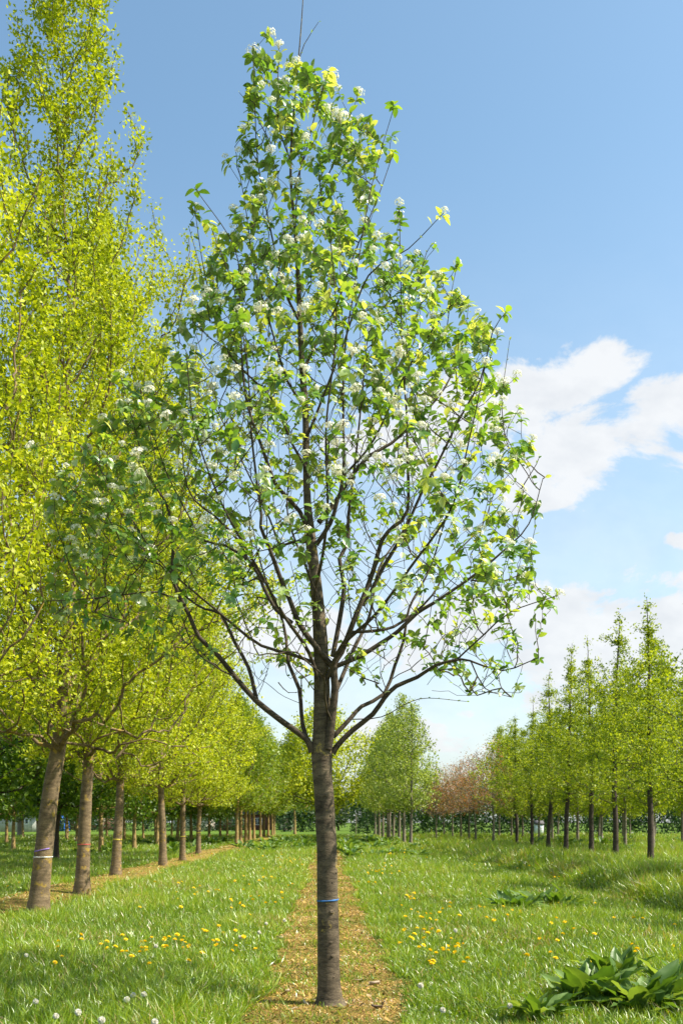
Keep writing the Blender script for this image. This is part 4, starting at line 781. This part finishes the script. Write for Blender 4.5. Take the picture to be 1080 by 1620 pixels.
def dock(px, py, n, L, label, grp, spread=.12):
    d = F * CAMH / (py - HY); X = at(px, d); z0 = float(gz(X, d)); e = empty('dock_plant', (X, d, z0)); tag(e, label, 'plant', grp)
    n = int(n * 2.7); L = L * .96
    for q in range(n):
        a = q * 2.4 + rng.normal(0, .3); el = rng.uniform(.4, 1.4); rr = spread * rng.random() ** .5; l = L * rng.uniform(.6, 1.15)
        st = np.array([math.cos(a) * rr, math.sin(a) * rr, rng.uniform(.03, .14) * L / .3]); dd = Vector((math.cos(a) * math.cos(el), math.sin(a) * math.cos(el), math.sin(el)))
        xa = dd.cross(Vector((0, 0, 1)) + Vector(rng.normal(0, .25, 3))).normalized(); za = xa.cross(dd)
        o = link('leaf', dlm[rng.integers(4)], None, e); o.matrix_local = Matrix.Translation(st) @ Matrix((xa, dd, za)).transposed().to_4x4() @ Matrix.Diagonal((l * rng.uniform(.9, 1.25), l, l, 1))
GP = 'broad leaved dock plants in the right meadow'
dock(930, 1600, 22, .34, 'big leafy dock plant at the lower right, left one of the near clump', GP, .2); dock(1020, 1612, 24, .36, 'big leafy dock plant in the lower right corner, right one of the near clump', GP, .22)
dock(975, 1560, 18, .33, 'dock plant at the back of the near clump in the lower right corner', GP, .16); dock(1075, 1590, 18, .33, 'dock plant cut by the right edge beside the near clump', GP, .18)
dock(850, 1625, 9, .27, 'small dock plant left of the near clump at the bottom edge', GP, .1)
dock(815, 1447, 18, .34, 'left dock plant of the middle distance patch', GP, .32); dock(850, 1440, 20, .36, 'centre dock plant of the middle distance patch', GP, .35); dock(885, 1442, 16, .33, 'right dock plant of the middle distance patch', GP, .3)
dock(292, 1585, 6, .17, 'small pale leaved dock plant in the left meadow', None, .06)
# leafy weed clumps farther off
A = Acc()
for q in range(26):
    a = rng.uniform(0, 6.28); el = rng.uniform(.3, 1.2); l = rng.uniform(.25, .42); V, Fs = DL[q % 4]; rr = .35 * rng.random() ** .5
    V2, F2 = place(V, Fs, np.array([[math.cos(a) * rr, math.sin(a) * rr, rng.uniform(.02, .2)]]), np.array([[math.cos(a) * math.cos(el), math.sin(a) * math.cos(el), math.sin(el)]]), np.array([[rng.normal(0, .3), rng.normal(0, .3), 1.]]), l); A.add(V2, F2, rng.uniform(.1, 1))
wm = A.build('weed_clump', True); wm.materials.append(M['leaf_dock'])
def weeds(n, x0, x1, d0, d1, lab, grp):
    for q in range(n):
        X, d = rng.uniform(x0, x1), rng.uniform(d0, d1)
        o = tag(link('leafy_weed', wm, None, None, (X, d, float(gz(X, d)))), lab, 'plant', grp); s_ = rng.uniform(.7, 1.35); o.scale = (s_, s_, s_ * rng.uniform(.7, 1.1)); o.rotation_euler = (0, 0, rng.uniform(0, 6.28))
weeds(34, -5.2, -.8, 52, 92, 'leafy green weed clump in the patch left of the far end of the path', 'leafy weeds left of the path end')
weeds(22, .9, 4.5, 42, 80, 'leafy green weed clump in the patch right of the far end of the path', 'leafy weeds right of the path end')
weeds(36, 13, 28, 44, 85, 'leafy green weed clump among the trunks of the right rows', 'leafy weeds under the right rows')
weeds(26, -18, -7.5, 45, 85, 'leafy green weed clump among the trunks of the left rows', 'leafy weeds under the left rows')
weeds(10, 3.6, 7, 56, 74, 'leafy green weed clump at the foot of the centre group', 'leafy weeds at the centre group')
# pieces lying on the path
def scrap(px, py, L, wd, ang, mat, name, lab, cat, curl=.3):
    d = F * CAMH / (py - HY); X = at(px, d); A = Acc(); k = 7; t = np.linspace(-.5, .5, k); V = []
    for q in t:
        ww = wd * (1 - (2 * q) ** 2 * .75) * .5
        for s_ in (-1, 0, 1):
            for tk in (0, 1): V.append((q * L, s_ * ww + .1 * wd * math.sin(q * 9), .01 + tk * .004 + curl * wd * abs(s_) + .3 * L * q * q))
    V = np.array(V); Q = []
    for q in range(k - 1):
        b = q * 6; c = b + 6; Q += [(b, b + 2, c + 2, c), (b + 2, b + 4, c + 4, c + 2), (b + 1, c + 1, c + 3, b + 3), (b + 3, c + 3, c + 5, b + 5), (b, c, c + 1, b + 1), (b + 4, b + 5, c + 5, c + 4)]
    A.add(V, [np.array(Q)]); o = tag(link(name, A.build(name, True), mat, None, (X, d, float(gz(X, d)))), lab, cat); o.rotation_euler = (0, 0, ang)
M['dead'] = plain('dead', (.42, .31, .22), .8, .3, 20); M['wood'] = plain('wood', (.15, .10, .07), .9, .3, 20)
scrap(592, 1561, .11, .05, .5, M['dead'], 'dead_leaf', 'curled pale brown dead leaf on the path right of the trunk', 'leaf', .6)
scrap(596, 1597, .11, .03, -.5, M['wood'], 'bark_chip', 'dark brown chip of bark on the path right of the trunk base', 'bark chip', .5)
scrap(641, 1605, .06, .03, .4, M['wood'], 'bark_chip', 'small dark chip of bark at the right grass edge', 'bark chip', .5)
scrap(566, 1553, .08, .016, .2, M['dead'], 'dry_stem', 'straight pale dry stem beside the dead leaf', 'stem', .2)
scrap(462, 1600, .09, .012, .9, M['dead'], 'dry_stem', 'pale dry stem at the bottom of the path left of the trunk', 'stem', .2)
scrap(444, 1487, .07, .05, .2, M['dead'], 'dead_leaf', 'pale dead leaf at the left edge of the path', 'leaf', .6)
scrap(455, 1572, .07, .04, 1.2, M['dead'], 'dead_leaf', 'pinkish brown dead leaf on the path left of the trunk', 'leaf', .5)
print('objects', len(S.objects))
